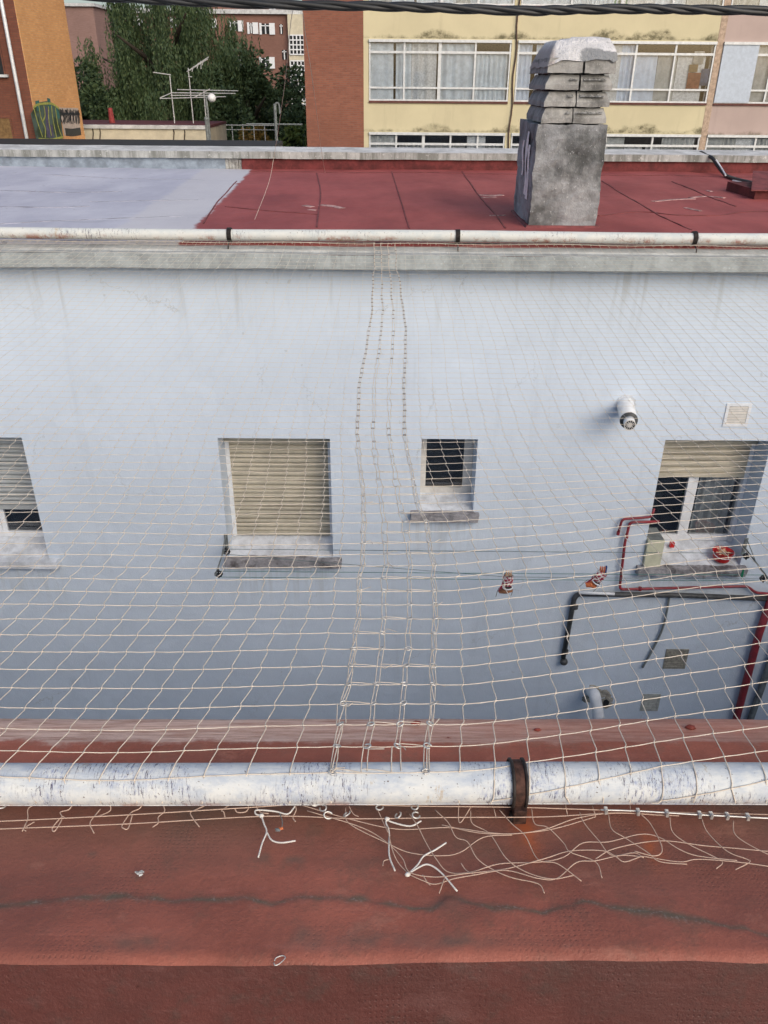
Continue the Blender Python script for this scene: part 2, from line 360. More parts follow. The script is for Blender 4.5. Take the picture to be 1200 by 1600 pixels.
m_line = plain('green_clothesline', (.03, .16, .15), .6)
m_cyanline = plain('grey_clothesline', (.10, .16, .17), .6)
m_boxc = plain('cream_box', (.56, .56, .42), .6, var=.1)
m_boxo = plain('olive_box', (.30, .28, .10), .6, var=.15)
m_redpl = plain('red_plastic', (.55, .02, .02), .35, .5, 0, .1)
m_wood = plain('peg_wood', (.60, .40, .26), .7)
m_orange = plain('orange_plastic', (.60, .17, .06), .5)
m_maroon = plain('maroon_print', (.26, .025, .06), .7)
m_brownc = plain('brown_cloth', (.28, .13, .07), .8)
m_bluepl = plain('blue_plastic', (.02, .06, .22), .5)
m_vent = plain('vent_plastic', (.62, .60, .56), .6, var=.1)
m_ventd = plain('vent_grimy', (.27, .26, .22), .8, var=.3, sc=30)
m_conc_dark = concrete('bare_mortar', (.25, .24, .21), (.12, .11, .1), 10, .5)
m_street = plain('asphalt', (.05, .05, .052), .9)
m_dkroof = plain('dark_bitumen_roof', (.03, .032, .033), .8)

# ================================================================== SETTING
MB().quad((-900, -300, 0), (900, -300, 0), (900, 1500, 0), (-900, 1500, 0)).build('ground', m_street)['kind'] = 'structure'
o = MB().quad((-12, 1.9, .004), (12, 1.9, .004), (12, 7.8, .004), (-12, 7.8, .004)).build('patio_floor', plain('patio_cement', (.22, .22, .21), .9)); o['kind'] = 'structure'

# ================================================================== WHITE BUILDING ACROSS THE PATIO
WY = 7.8; RD = 1.38; RZ = H - RD
wb = empty('white_building', (0, WY, 0), 'bluish white painted building across the patio with flat red and grey roof', 'building')
XL, XR = -11.5, 11.5
def rect(x0, x1, yt, yb, Y=WY):       # opening from photo edges (x measured at mid height)
    ym = (yt + yb) / 2; a, b = UY(x0, ym, Y), UY(x1, ym, Y); xm = (x0 + x1) / 2
    return a.x, b.x, UY(xm, yb, Y).z, UY(xm, yt, Y).z
W1 = list(rect(55, 57, 684, 872)); W1[1] = W1[0]; W1[0] = W1[1] - 1.21
W2 = rect(349, 518, 685, 870); W3 = rect(657, 743, 686, 799); W4 = rect(1021, 1181, 688, 884)
W4 = (W4[0], W4[1], W4[2], W4[3])
ops = sorted([tuple(W1), W2, W3, W4]); ops = [(-10.0, -8.8, W2[2], W2[3])] + ops + [(8.2, 9.4, W2[2], W2[3])]
ops += []
TH = .38; wm = MB(); top = H - 1.54
def wall_with_holes(mb, x0, x1, z0, z1, holes, yf, th):
    xs = sorted(set([x0, x1] + [h[0] for h in holes] + [h[1] for h in holes]))
    zs = sorted(set([z0, z1] + [h[2] for h in holes] + [h[3] for h in holes]))
    for i in range(len(xs) - 1):
        for k in range(len(zs) - 1):
            cx, cz = (xs[i] + xs[i + 1]) / 2, (zs[k] + zs[k + 1]) / 2
            if any(h[0] < cx < h[1] and h[2] < cz < h[3] for h in holes): continue
            mb.quad((xs[i], yf, zs[k]), (xs[i + 1], yf, zs[k]), (xs[i + 1], yf, zs[k + 1]), (xs[i], yf, zs[k + 1]))
    for hx0, hx1, hz0, hz1 in holes:
        y2 = yf + th
        mb.quad((hx0, yf, hz0), (hx0, yf, hz1), (hx0, y2, hz1), (hx0, y2, hz0)); mb.quad((hx1, yf, hz0), (hx1, yf, hz1), (hx1, y2, hz1), (hx1, y2, hz0))
        mb.quad((hx0, yf, hz1), (hx1, yf, hz1), (hx1, y2, hz1), (hx0, y2, hz1)); mb.quad((hx0, yf, hz0), (hx1, yf, hz0), (hx1, y2, hz0), (hx0, y2, hz0))
lowW = [(h[0], h[1], h[2] - 2.95 * k, h[3] - 2.95 * k) for h in (W1, W2, ops[0], ops[-1]) for k in (1, 2) if False]
wall_with_holes(wm, XL, XR, 0, top, ops + lowW, WY, TH)
wm.quad((XL, WY, 0), (XL, WY, top), (XL, 14.9, top), (XL, 14.9, 0)); wm.quad((XR, WY, 0), (XR, WY, top), (XR, 14.9, top), (XR, 14.9, 0))
wm.quad((XL, 15.4, 0), (XR, 15.4, 0), (XR, 15.4, top), (XL, 15.4, top))
wm.build('wall', m_wall, wb)
for xw in (-8.0, 7.7):
    MB().box(xw, xw + .3, 1.96, WY - .003, 0, H - 1.75).build('patio_side_wall', m_wall, wb)
# cornice: sloping top and moulded face, then the face of the eave
nn = 120
def wavy(prof, name, mat, x0=XL, x1=XR, n=160, amp=.006):
    m_ = len(prof); vs = []; fs = []
    for i in range(n + 1):
        x = x0 + (x1 - x0) * i / n
        for j, (y, z) in enumerate(prof):
            q = noise.noise(Vector((x * 1.3, j * 3.1, 0))) * amp + noise.noise(Vector((x * 9, j * 5.1, 4))) * amp * .5
            vs.append((x, y + q * .5, z + q))
    for i in range(n):
        for k in range(m_ - 1): fs.append((i * m_ + k, (i + 1) * m_ + k, (i + 1) * m_ + k + 1, i * m_ + k + 1))
    return MB().add(vs, fs).build(name, mat, wb)
z1 = UY(600, 386, 7.86).z; z2 = UY(600, 392, 7.70).z; z3 = UY(600, 399, 7.55).z; z4 = UY(600, 421, 7.55).z
wavy([(7.9, z1 - .004), (7.86, z1), (7.70, z2), (7.68, z2 - .012), (7.56, z3 + .004), (7.55, z3)], 'cornice_top', m_corn)
wavy([(7.549, z3), (7.549, z4), (7.57, z4 - .01), (WY + .002, z4 - .015)], 'cornice', m_corn2)
# roof
rm = MB(); NX, NY = 90, 40
vs = []; 
for j in range(NY + 1):
    for i in range(NX + 1):
        x = XL + (XR - XL) * i / NX; y = 7.93 + (14.9 - 7.93) * j / NY
        vs.append((x, y, RZ + .018 * noise.noise(Vector((x * .8, y * .9, 0))) + .006 * noise.noise(Vector((x * 4, y * 4, 2)))))
rm.add(vs, [(j * (NX + 1) + i, j * (NX + 1) + i + 1, (j + 1) * (NX + 1) + i + 1, (j + 1) * (NX + 1) + i) for j in range(NY) for i in range(NX)])
rm.quad((XL, 7.905, RZ - .0), (XR, 7.905, RZ), (XR, 7.905, RZ - .12), (XL, 7.905, RZ - .12)); rm.quad((XL, 7.905, RZ), (XR, 7.905, RZ), (XR, 7.935, RZ - .004), (XL, 7.935, RZ - .004))
roof = rm.build('roof', m_roof, wb, smooth=False)
# lapped membrane seams
m_seam = plain('membrane_seam', (.20, .056, .056), .7, var=.3, sc=6)
m_seamg = plain('membrane_seam_grey', (.38, .38, .44), .7, var=.3, sc=6)
def roofz(x, y): return RZ + .018 * noise.noise(Vector((x * .8, y * .9, 0))) + .006 * noise.noise(Vector((x * 4, y * 4, 2)))
def strip(pts, wd, h, mb):
    P = [UZ(x, y, RD) for x, y in pts]; P = [Vector((p.x, p.y, roofz(p.x, p.y))) for p in spl(P, 10)]
    for i in range(len(P) - 1):
        a_, b_ = P[i], P[i + 1]; d = (b_ - a_); n_ = Vector((-d.y, d.x, 0)).normalized() * wd / 2; up = Vector((0, 0, h))
        dn = Vector((0, 0, .02))
        mb.add([a_ - n_ - dn, a_ + n_ - dn, b_ + n_ - dn, b_ - n_ - dn, a_ - n_ + up, a_ + n_ + up, b_ + n_ + up, b_ - n_ + up], [(4, 5, 6, 7), (0, 4, 7, 3), (1, 2, 6, 5), (0, 1, 5, 4), (3, 7, 6, 2)])
for p, wd in (([(495, 270), (501, 300), (498, 330), (495, 357)], .035), ([(352, 323), (420, 330), (496, 335)], .04), ([(612, 268), (622, 300), (640, 357)], .03),
              ([(722, 268), (748, 305), (778, 340), (790, 357)], .03), ([(940, 283), (985, 310), (1030, 338)], .03), ([(1025, 336), (1055, 350), (1080, 360)], .03),
              ([(1050, 284), (1100, 305), (1150, 322)], .04), ([(935, 338), (1000, 332), (1060, 338), (1120, 337), (1160, 331), (1200, 330)], .05),
              ([(390, 268), (800, 272), (1200, 277)], .10), ([(370, 283), (345, 310), (330, 330), (318, 350)], .03)): sm = MB(); strip(p, wd * .5, .007, sm); sm.build('membrane_seam', m_seam, wb)
for p, wd in (([(0, 298), (90, 300), (190, 299)], .05), ([(0, 324), (70, 325), (140, 322)], .05), ([(0, 349), (150, 343), (285, 338)], .03), ([(60, 273), (200, 279), (320, 282)], .03), ([(140, 315), (240, 314), (310, 313)], .02)): sm = MB(); strip(p, wd, .004, sm); sm.build('membrane_seam', m_seamg, wb)['label'] = 'faint grey lap seam in the pale roof coating'
m_scuff = plain('scuffed_paint', (.50, .32, .30), .8, var=.5, sc=14)
for p, wd in (([(475, 321), (488, 323)], .14), ([(482, 327), (493, 328)], .10), ([(500, 320), (520, 322), (535, 325)], .16), ([(748, 305), (770, 306), (785, 305)], .14), ([(752, 309), (775, 308)], .08),
              ([(1078, 309), (1105, 307), (1132, 310)], .10), ([(1020, 315), (1050, 312), (1085, 311)], .12), ([(1070, 325), (1095, 330)], .08), ([(765, 337), (790, 337)], .08), ([(1105, 299), (1112, 301)], .1)): sm = MB(); strip(p, wd * .6, .006, sm); sm.build('scuff_mark', m_scuff, wb)
# parapet
PYf = 14.9
zp0, zp1, zp2 = RZ - .02, UY(600, 249, PYf).z, UY(600, 238, PYf).z; zp3 = UY(600, 230.5, 15.4).z
xs_ = UZ(352, 262, 1.3).x * 1.0; xs_ = UY(352, 255, PYf).x
MB().box(XL, xs_, PYf, 15.35, zp0, zp1).build('parapet_wall', m_parblue, wb)
MB().box(xs_ + .28, XR, PYf, 15.35, zp0, zp1).build('parapet_wall', m_parred, wb)['label'] = 'dark red painted face of the far parapet'
gp = MB(); 
for i in range(5): gp.box(xs_ + i * .056, xs_ + i * .056 + .05, PYf + .01 + R.uniform(0, .04), 15.3, zp0, zp1 - R.uniform(0, .03))
gp.build('broken_render', concrete('broken_render', (.5, .5, .48), (.12, .11, .1), 14, .6), wb)
cp = []; nseg = 60
for i in range(nseg + 1):
    x = XL + (XR - XL) * i / nseg; q = .008 * noise.noise(Vector((x * 1.7, 0, 0)))
    cp += [(x, PYf - .05, zp1 + q), (x, PYf - .05, zp2 + q), (x, 15.42, zp3 + q), (x, 15.42, zp1)]
cf = [(i * 4 + k, (i + 1) * 4 + k, (i + 1) * 4 + (k + 1) % 4, i * 4 + (k + 1) % 4) for i in range(nseg) for k in (1, 2, 3)]
MB().add(cp, cf).build('parapet_coping', m_cop, wb)
MB().add(cp, [(i * 4, (i + 1) * 4, (i + 1) * 4 + 1, i * 4 + 1) for i in range(nseg)]).build('coping_face', m_copf, wb)
# roof hatch at the right edge
hp = UZ(1178, 312, RD)
MB().box(hp.x, hp.x + 2.2, hp.y, hp.y + 1.0, RZ - .02, RZ + .12).build('roof_hatch', m_parred, wb)
MB().add([(hp.x - .09, hp.y - .07, RZ + .13), (hp.x + 2.3, hp.y - .07, RZ + .13), (hp.x + 2.3, hp.y + 1.05, RZ + .24), (hp.x + .35, hp.y + 1.05, RZ + .26), (hp.x - .09, hp.y - .07, RZ + .115), (hp.x + 2.3, hp.y - .07, RZ + .115)], [(0, 1, 2, 3), (0, 4, 5, 1), (0, 3, 4)]).build('roof_hatch_lid', m_seam, wb)

# gutter pipe along the far roof edge, with straps
PR = .052
pc = UY(600, 368.5, 7.84)
g = MB().tube([(x, 7.84 + .004 * math.sin(x * 2), pc.z + .004 * math.sin(x * 1.3 + 1)) for x in [XL + i * .25 for i in range(int((XR - XL) / .25) + 1)]], PR, 20).build('gutter_pipe', m_pipe_far, wb, smooth=True)
g['label'] = 'white painted pipe running along the far roof edge'
for k, px in enumerate((359, 715, 1085)):
    p = UY(px, 368, 7.84); s_ = MB()
    pts = [(p.x + .0, 7.84 + (PR + .006) * math.cos(t), pc.z + (PR + .006) * math.sin(t)) for t in [i * math.pi / 12 for i in range(25)]]
    for dx in (-.014, 0, .014): s_.tube([(q[0] + dx, q[1], q[2]) for q in pts], .008, 6)
    s_.tube([(p.x, 7.80, pc.z - PR), (p.x, 7.72, pc.z - PR - .03), (p.x, 7.71, pc.z - PR - .07)], .006)
    s_.build('pipe_strap', m_strap, g, smooth=True)

# chimney
CX0, CX1, CY0, CY1 = 1.514, 2.23, 8.93, 10.04
zt = H - .395
ch = bpy.data.objects.new('chimney', None); C.objects.link(ch); ch.parent = wb; ch.location = Vector((1.87, 9.48, RZ)) - ppos(wb)
ch['label'] = 'grey mouldy cement chimney with stacked louvre slabs and white splashed cap'
def rough_block(x0, x1, y0, y1, z0, z1, n, amp, ti=0, seed=0, mb=None, step=None):
    mb = mb or MB(); st = step or .04
    nx, ny, nz = max(2, int((x1 - x0) / st)), max(2, int((y1 - y0) / st)), max(2, int((z1 - z0) / st))
    def P(u, v, w_):
        k = ti * w_; x = x0 + k + (x1 - x0 - 2 * k) * u; y = y0 + k + (y1 - y0 - 2 * k) * v; z = z0 + (z1 - z0) * w_
        q = Vector((x, y, z + seed)); d = Vector((noise.noise(q * 7), noise.noise(q * 7 + Vector((9, 0, 0))), noise.noise(q * 7 + Vector((0, 9, 0))))) * amp
        d += Vector((noise.noise(q * 23), noise.noise(q * 23 + Vector((5, 0, 0))), noise.noise(q * 23 + Vector((0, 5, 0))))) * amp * .5
        return (x + d.x, y + d.y, z + d.z)
    def face(nu, nv, fn):
        vs = [fn(i / nu, j / nv) for j in range(nv + 1) for i in range(nu + 1)]
        mb.add(vs, [(j * (nu + 1) + i, j * (nu + 1) + i + 1, (j + 1) * (nu + 1) + i + 1, (j + 1) * (nu + 1) + i) for j in range(nv) for i in range(nu)])
    face(nx, nz, lambda a_, b_: P(a_, 0, b_)); face(nx, nz, lambda a_, b_: P(a_, 1, b_))
    face(ny, nz, lambda a_, b_: P(0, a_, b_)); face(ny, nz, lambda a_, b_: P(1, a_, b_)); face(nx, ny, lambda a_, b_: P(a_, b_, 1)); face(nx, ny, lambda a_, b_: P(a_, b_, 0))
    return mb
rough_block(CX0, CX1, CY0, CY1, RZ - .03, zt, 0, .018).build('chimney_shaft', m_chim, ch)
MB().box(CX0 - .05, CX1 + .06, CY0 - .05, CY1 + .05, RZ - .02, RZ + .02, .03).build('flashing', m_seam, ch)
# splashes of white paint down the left side of the shaft
for (y0_, za, zb, wd) in ((9.35, .90, .28, .06), (9.22, .78, .25, .07), (9.62, .80, .45, .04)):
    sp = MB(); pts = [(CX0 - .012, y0_ + .05 * math.sin(i * .7), RZ + za + (zb - za) * i / 8) for i in range(9)]
    for i in range(8):
        a_, b_ = pts[i], pts[i + 1]; ww = wd * 1.5 * (.55 + .45 * math.sin(.3 + i * .5) ** 2)
        sp.add([(a_[0], a_[1] - ww, a_[2]), (a_[0], a_[1] + ww, a_[2]), (b_[0], b_[1] + ww, b_[2]), (b_[0], b_[1] - ww, b_[2])], [(0, 1, 2, 3)])
    sp.build('paint_run', m_white_splash, ch)
m_lime = plain('lime_crust', (.34, .34, .33), .9, var=.6, sc=40)
LX0, LX1, LY0, LY1 = 1.565, 2.215, 8.93, 9.97
RS = 1
zs_ = [.395, .246, .098, -.047, -.192]
MB().box(LX0 + .07, LX1 - .07, LY0 + .07, LY1 - .07, zt - .01, H + .19).build('flue_core', m_dark_int, ch)
for i in range(4):
    za, zb = H - zs_[i] + .012, H - zs_[i + 1] - .002
    sh = (i - 1.5) * .006; ex = (0.0, .0, .004, .012)[i]; ti = (.035, .05, .05, .02)[i]
    mid = (LX0 + LX1) / 2 + .02 * i - .03
    for (xa, xb) in ((LX0 - ex + sh, mid - .008), (mid + .008, LX1 + ex + sh)):
        b_ = rough_block(xa, xb, LY0 - ex, LY1 + ex, za, zb, 0, .011, 0, i * 3 + xa)
        vs2 = []
        for v in b_.v:     # bevelled louvre: the outer edges lean inwards towards the top
            t = max(0, min(1, (v[2] - za) / (zb - za))); t = max(0, (t - .45) / .55) if i < 3 else t * .6
            x, y, z = v; k = ti * t
            if abs(y - (LY0 - ex)) < .03: y += k
            if abs(y - (LY1 + ex)) < .03: y -= k
            if abs(x - (LX0 - ex + sh)) < .03: x += k
            if abs(x - (LX1 + ex + sh)) < .03: x -= k
            vs2.append((x, y, z))
        b_.v = vs2; b_.build('louvre_slab', m_slab, ch)
    if i < 3:      # ragged lime drips lying on each louvre
        for (xa, xb) in ((LX0 + .22, mid - .03), (mid + .03, LX1 - .06)):
            n_ = 14; d_ = MB()
            for k in range(n_):
                u0, u1 = xa + (xb - xa) * k / n_, xa + (xb - xa) * (k + 1) / n_
                hh = R.uniform(.006, .024)
                d_.add([(u0, LY0 - .012, zb - .045), (u1, LY0 - .012, zb - .045), (u1, LY0 + .026, zb - .045 + hh), (u0, LY0 + .026, zb - .045 + hh), (u0, LY0 + .05, zb - .03), (u1, LY0 + .05, zb - .03)], [(0, 1, 2, 3), (3, 2, 5, 4)])
            d_.build('lime_drip', m_lime, ch)
# cap: hipped mortar top splashed white
zc0, zc1 = H + .192, H + .365
cb = MB(); n_ = 16; L0 = [(LX0 - .01, LY0 - .02), (LX1 + .02, LY0 - .02), (LX1 + .02, LY1 + .02), (LX0 - .01, LY1 + .02)]
L1 = [(LX0 + .10, LY0 + .16), (LX1 - .035, LY0 + .16), (LX1 - .05, LY1 - .18), (LX0 + .10, LY1 - .18)]
rows_ = [[] for _ in range(7)]
for k in range(4):
    for i in range(n_):
        t = i / n_; a0, a1 = L0[k], L0[(k + 1) % 4]; b0, b1 = L1[k], L1[(k + 1) % 4]
        ax, ay = a0[0] + (a1[0] - a0[0]) * t, a0[1] + (a1[1] - a0[1]) * t; bx, by = b0[0] + (b1[0] - b0[0]) * t, b0[1] + (b1[1] - b0[1]) * t
        q = noise.noise(Vector((k * 3 + t * 5, 1, 1)))
        left = 1 if k == 3 else (max(0, 1 - t * 5) if k == 0 else (max(0, (t - .8) * 5) if k == 2 else 0)); right = max(0, (t - .88) * 8) if k == 0 else 0
        zb_ = zc0 - .02 + q * .02 - .06 * left - .05 * right; zt2 = zc1 - .02 * (ax < 1.7)
        for r_ in range(7):
            u = r_ / 5; uu = min(1, u); bulge = .025 * math.sin(math.pi * uu)
            x = ax + (bx - ax) * uu; y = ay + (by - ay) * uu; cxm, cym = (LX0 + LX1) / 2, (LY0 + LY1) / 2
            x += (x - cxm) * bulge * .8; y += (y - cym) * bulge * .5; z = zb_ + (zt2 - zb_) * min(1, uu * 1.0 + .06 * math.sin(math.pi * uu))
            if r_ == 6: x = cxm + (x - cxm) * .72; y = cym + (y - cym) * .72; z += .012
            w2 = noise.noise(Vector((x * 7, y * 7, z * 7))) * .010
            rows_[r_].append((x + w2, y - w2, z + w2))
N4 = 4 * n_
cb.add([v for r_ in rows_ for v in r_], [(r_ * N4 + i, r_ * N4 + (i + 1) % N4, (r_ + 1) * N4 + (i + 1) % N4, (r_ + 1) * N4 + i) for r_ in range(6) for i in range(N4)] + [tuple(range(6 * N4, 7 * N4))])
mc = M('whitewashed_mortar_cap', .7, .3); x, y, z = mc.sep(); q = mc.noise(6, 6, .7); 
patch = mc.mth('MULTIPLY', mc.ramp(mc.mth('ADD', x, mc.mth('MULTIPLY', mc.mth('SUBTRACT', q, .5), .2)), 1.86, 1.9), mc.ramp(mc.mth('ADD', z, mc.mth('MULTIPLY', mc.mth('SUBTRACT', q, .5), .12)), H + .27, H + .25))
cc = mc.mix(mc.ramp(q, .35, .7), (.56, .56, .57), (.76, .75, .76)); cc = mc.mix(mc.ramp(x, 1.6, 1.66), mc.mix(q, (.34, .29, .27), (.52, .48, .46)), cc)
cc = mc.mix(mc.ramp(mc.noise(45, 4, .7), .60, .68, 0, .6), cc, (.2, .2, .2)); mc.col(mc.mix(patch, cc, (.26, .27, .28))).bump(mc.mth('ADD', q, mc.noise(30, 4, .7)), .03, .9)
cb.build('chimney_cap', mc.m, ch, smooth=True)

# windows of the white building
def shutter(x0, x1, z0, z1, y, parent, mat, pitch=.05, sag=0):
    mb = MB(); n_ = max(1, int((z1 - z0) / pitch)); 
    for i in range(n_):
        za = z1 - (i + 1) * pitch; zb = za + pitch * R.uniform(.74, .93)
        prof = [(y, za), (y - .010, za + pitch * .2), (y - .012, za + pitch * .55), (y - .004, zb), (y + .012, zb), (y + .012, za)]
        dz = sag * math.sin(i * .9) * .004
        vs = []
        for xx in (x0, x1): vs += [(xx, a_, b_ + dz * (1 if xx == x0 else -1)) for a_, b_ in prof]
        mb.add(vs, [(k, (k + 1) % 6, 6 + (k + 1) % 6, 6 + k) for k in range(6)])
    mb.box(x0, x1, y + .013, y + .02, z0, z1)
    mb.box(x0, x1, y - .016, y + .012, z1 - n_ * pitch - .05, z1 - n_ * pitch)
    return mb.build('roller_shutter', mat, parent)
WIN = []
def window(op, drop_to, sill_mat, mat, sill_x=(.12, .12), curtain=None, leaf=True, pitch=.055, rise=.12, small=False, fr=.05):
    x0, x1, z0, z1 = op; y2 = WY + TH
    w_ = bpy.data.objects.new('window', None); C.objects.link(w_); w_.parent = wb; w_.location = Vector(((x0 + x1) / 2, WY, z0)) - ppos(wb)
    WIN.append(w_)
    # sloping inner sill
    MB().add([(x0, WY + .01, z0 + .0), (x1, WY + .01, z0), (x1, y2 - .02, z0 + rise), (x0, y2 - .02, z0 + rise), (x0, WY + .01, z0 - .1), (x1, WY + .01, z0 - .1)], [(0, 1, 2, 3), (0, 4, 5, 1)]).build('inner_sill', m_sillclean, w_)
    # projecting sill slab
    sl_ = rough_block(x0 - sill_x[0], x1 + sill_x[1], WY - .10, WY - .003, z0 - .085, z0 + .008, 0, .016 if sill_mat is m_sill else .003, step=.02, seed=x0)
    sl_.build('sill', sill_mat, w_)
    zi0 = z0 + rise
    # room behind, frame
    MB().box(x0 + .01, x1 - .01, y2 + .12, y2 + .9, zi0 - .05, z1 - .01).build('room', m_dark_int, w_)
    f = MB(); yf = y2 - .05
    if small:
        f.box(x0 + .003, x0 + .075, yf, y2, zi0 + .06, z1 - .003); f.box(x1 - .10, x1 - .003, yf, y2, zi0 + .06, z1 - .003); f.box(x0 + .003, x1 - .003, yf, y2 - .002, zi0 - .02, zi0 + .06); f.box(x0 + .075, x1 - .1, yf, y2, z1 - .02, z1 - .003)
        f.build('frame', m_vent, w_)
        MB().box(x0 + .075, x1 - .1, y2 - .012, y2 - .006, zi0 + .06, z1 - .02).build('pane', m_glass, w_)
        return w_
    f.box(x0 + .003, x0 + fr, yf - .03, y2, zi0, z1 - .16); f.box(x1 - fr, x1 - .003, yf - .03, y2, zi0, z1 - .16); f.box(x0 + fr, x1 - fr, yf, y2, zi0, zi0 + .07)
    mx = (x0 + x1) / 2 - .03
    f.box(mx - .055, mx - .002, yf + .005, y2, zi0 + .07, z1 - .16); f.box(mx + .002, mx + .06, yf + .015, y2, zi0 + .07, z1 - .16)
    f.build('frame', m_white, w_)
    MB().box(x0 + .003, x1 - .003, yf - .06, y2, z1 - .155, z1 - .004).build('shutter_box', mat, w_)
    MB().box(x0 + fr, x1 - fr, y2 - .022, y2 - .016, zi0 + .07, z1 - .16).build('pane', m_glass, w_)
    shutter(x0 + fr, x1 - fr, drop_to, z1 - .155, yf - .012, w_, mat, pitch, 1)
    if curtain:
        cm = MB(); n2 = 60; xa, xb = mx + .12, x1 - .06; vs = []
        for i in range(n2 + 1):
            xx = xa + (xb - xa) * i / n2; yy = y2 + .07 + .022 * math.sin(i * .42 + .5 * math.sin(i * .13))
            vs += [(xx, yy, zi0), (xx, yy, z1 - .2)]
        cm.add(vs, [(2 * i, 2 * i + 2, 2 * i + 3, 2 * i + 1) for i in range(n2)]).build('curtain', curtain, w_)
    return w_
def zat(px, py, Y): return UY(px, py, Y).z
yS = WY + TH - .06
wn1 = window(W1, zat(20, 795, yS), m_sillclean, m_shut_g, (.1, .12), rise=.09)
wn2 = window(W2, W2[2] + .13, m_sill, m_shut, (.05, .10), rise=.10)
wn3 = window(W3, 0, m_sill, m_shut, (.10, .06), small=True, rise=.07)
wn4 = window(W4, zat(1100, 742, yS), m_sill, m_shut, (.06, .05), m_grey_curt, rise=.15, pitch=.075)
wn1['label'] = 'leftmost window with grey roller shutter half down over white sliding frame'
wn2['label'] = 'window with closed beige roller shutter above a crusty concrete sill'
wn3['label'] = 'small dark square window with crumbling concrete sill'
wn4['label'] = 'right window with shutter raised over dark panes and grey curtain'
for op in [ops[0], ops[-1]] + lowW: window(op, op[2] + .3, m_sillclean, m_shut_g)

# ---- pipes, flues and vents fixed to the wall
def wp(px, py, out=.04): return UY(px, py, WY - out)
def wpipe(name, pts, r, mat, out=.04, n=10, clamps=(), label=None, smooth=True):
    P = [wp(x, y, out) for x, y in pts]
    o_ = MB().tube(P, r, n).build(name, mat, wb, smooth=smooth)
    for (cx, cy) in clamps:
        q = wp(cx, cy, out); MB().tube([q + Vector((0, 0, -.02)), q + Vector((0, 0, .02))] if name != 'horizontal' else [q], r * 1.35, n).build('pipe_clamp', mat, o_)
    if label: o_['label'] = label
    return o_
def rnd(pts, k=6):   # round the corners of a pixel polyline
    out = [pts[0]]
    for i in range(1, len(pts) - 1):
        a_, b_, c_ = Vector(pts[i - 1]), Vector(pts[i]), Vector(pts[i + 1])
        da, dc = (a_ - b_), (c_ - b_); ra = min(k, da.length * .4); rc = min(k, dc.length * .4)
        p0, p1 = b_ + da.normalized() * ra, b_ + dc.normalized() * rc
        for t in (0, .33, .67, 1): out.append(tuple(p0 * (1 - t) ** 2 + b_ * 2 * t * (1 - t) + p1 * t * t))
    return out + [pts[-1]]
wpipe('gas_pipe', rnd([(1022, 795), (1018, 808), (972, 811), (966, 833)]), .014, m_redpipe, .05, clamps=[(966, 833)], label='short dark red pipe stub beside the right window')
wpipe('gas_pipe', rnd([(1030, 815), (984, 816), (976, 850), (968, 921), (1080, 918), (1168, 916), (1180, 926), (1215, 929)]), .016, m_redpipe, .05, clamps=[(979, 838), (1000, 920)], label='long dark red pipe bending down and along under the right window')
wpipe('gas_pipe', [(1206, 932), (1186, 990), (1150, 1125), (1120, 1260)], .045, m_redpipe, .07, 14, label='thick dark red pipe slanting down at the right edge')
wpipe('drainpipe', rnd([(1240, 937), (1060, 930), (903, 928), (897, 935), (880, 1028)], 5), .030, m_darkpipe, .05, 12, clamps=[(898, 948), (883, 1018)], label='dark grey drainpipe with a short drop at its left end')
wpipe('drainpipe', [(905, 926), (960, 928)], .018, m_white, .10, 8, label='pale thin pipe above the dark drainpipe')
wpipe('drainpipe', [(1216, 1000), (1195, 1060), (1172, 1125), (1140, 1220)], .04, m_greypipe, .06, 12, label='grey green drainpipe beside the thick red pipe')
q = wp(881, 1034, .05); MB().blob(q, .05, .05, .045).build('pipe_elbow', m_darkpipe, wb, smooth=True)
hz = spl([wp(x, y, .03) for x, y in ((1046, 930), (1042, 955), (1034, 985), (1018, 1018), (1004, 1043))])
MB().tube(hz, .014, 8).build('hose', m_greypipe, wb, smooth=True)
# flue sticking out of the wall
fl = bpy.data.objects.new('flue', None); C.objects.link(fl); fl.parent = wb; fb = wp(977, 632, 0); fl.location = fb - ppos(wb); fl['label'] = 'white round boiler flue sticking out of the upper wall'
tip = UY(984, 664, WY - .52); base = fb
dr = (tip - base).normalized()
MB().tube([base, base + dr * .01, base + (tip - base) * .8], [.085, .085, .085], 22).build('outer_pipe', m_white, fl, smooth=True)
MB().tube([base + (tip - base) * .79, base + (tip - base) * .82], [.088, .084], 22).build('collar', m_darkpipe, fl, smooth=True)
MB().tube([base + (tip - base) * .8, tip], .055, 18).build('inner_pipe', m_white, fl, smooth=True)
mb = MB(); sx = Vector((1, 0, 0)); sz = dr.cross(sx).normalized(); c0 = tip + dr * .006
for k in range(6):
    t = k * math.pi / 6; v = (sx * math.cos(t) + sz * math.sin(t)) * .052; mb.tube([c0 - v, c0 + v], .003, 4)
mb.tube([c0 + (sx * math.cos(t) + sz * math.sin(t)) * .053 for t in [i * math.pi / 10 for i in range(21)]], .005, 5)
mb.tube([c0 + (sx * math.cos(t) + sz * math.sin(t)) * .02 for t in [i * math.pi / 10 for i in range(21)]], .004, 5); mb.build('grille', m_vent, fl)
MB().tube([tip - dr * .001, tip + dr * .001], .05, 16).build('mouth', m_dark_int, fl)
mb = MB()
for i in range(18):
    t = i * math.pi / 9; mb.blob(base + Vector((math.cos(t) * .088, -.003, math.sin(t) * .088)), .024, .008, .022, 6, 4, .3)
mb.build('mortar_ring', m_sillclean, fl)
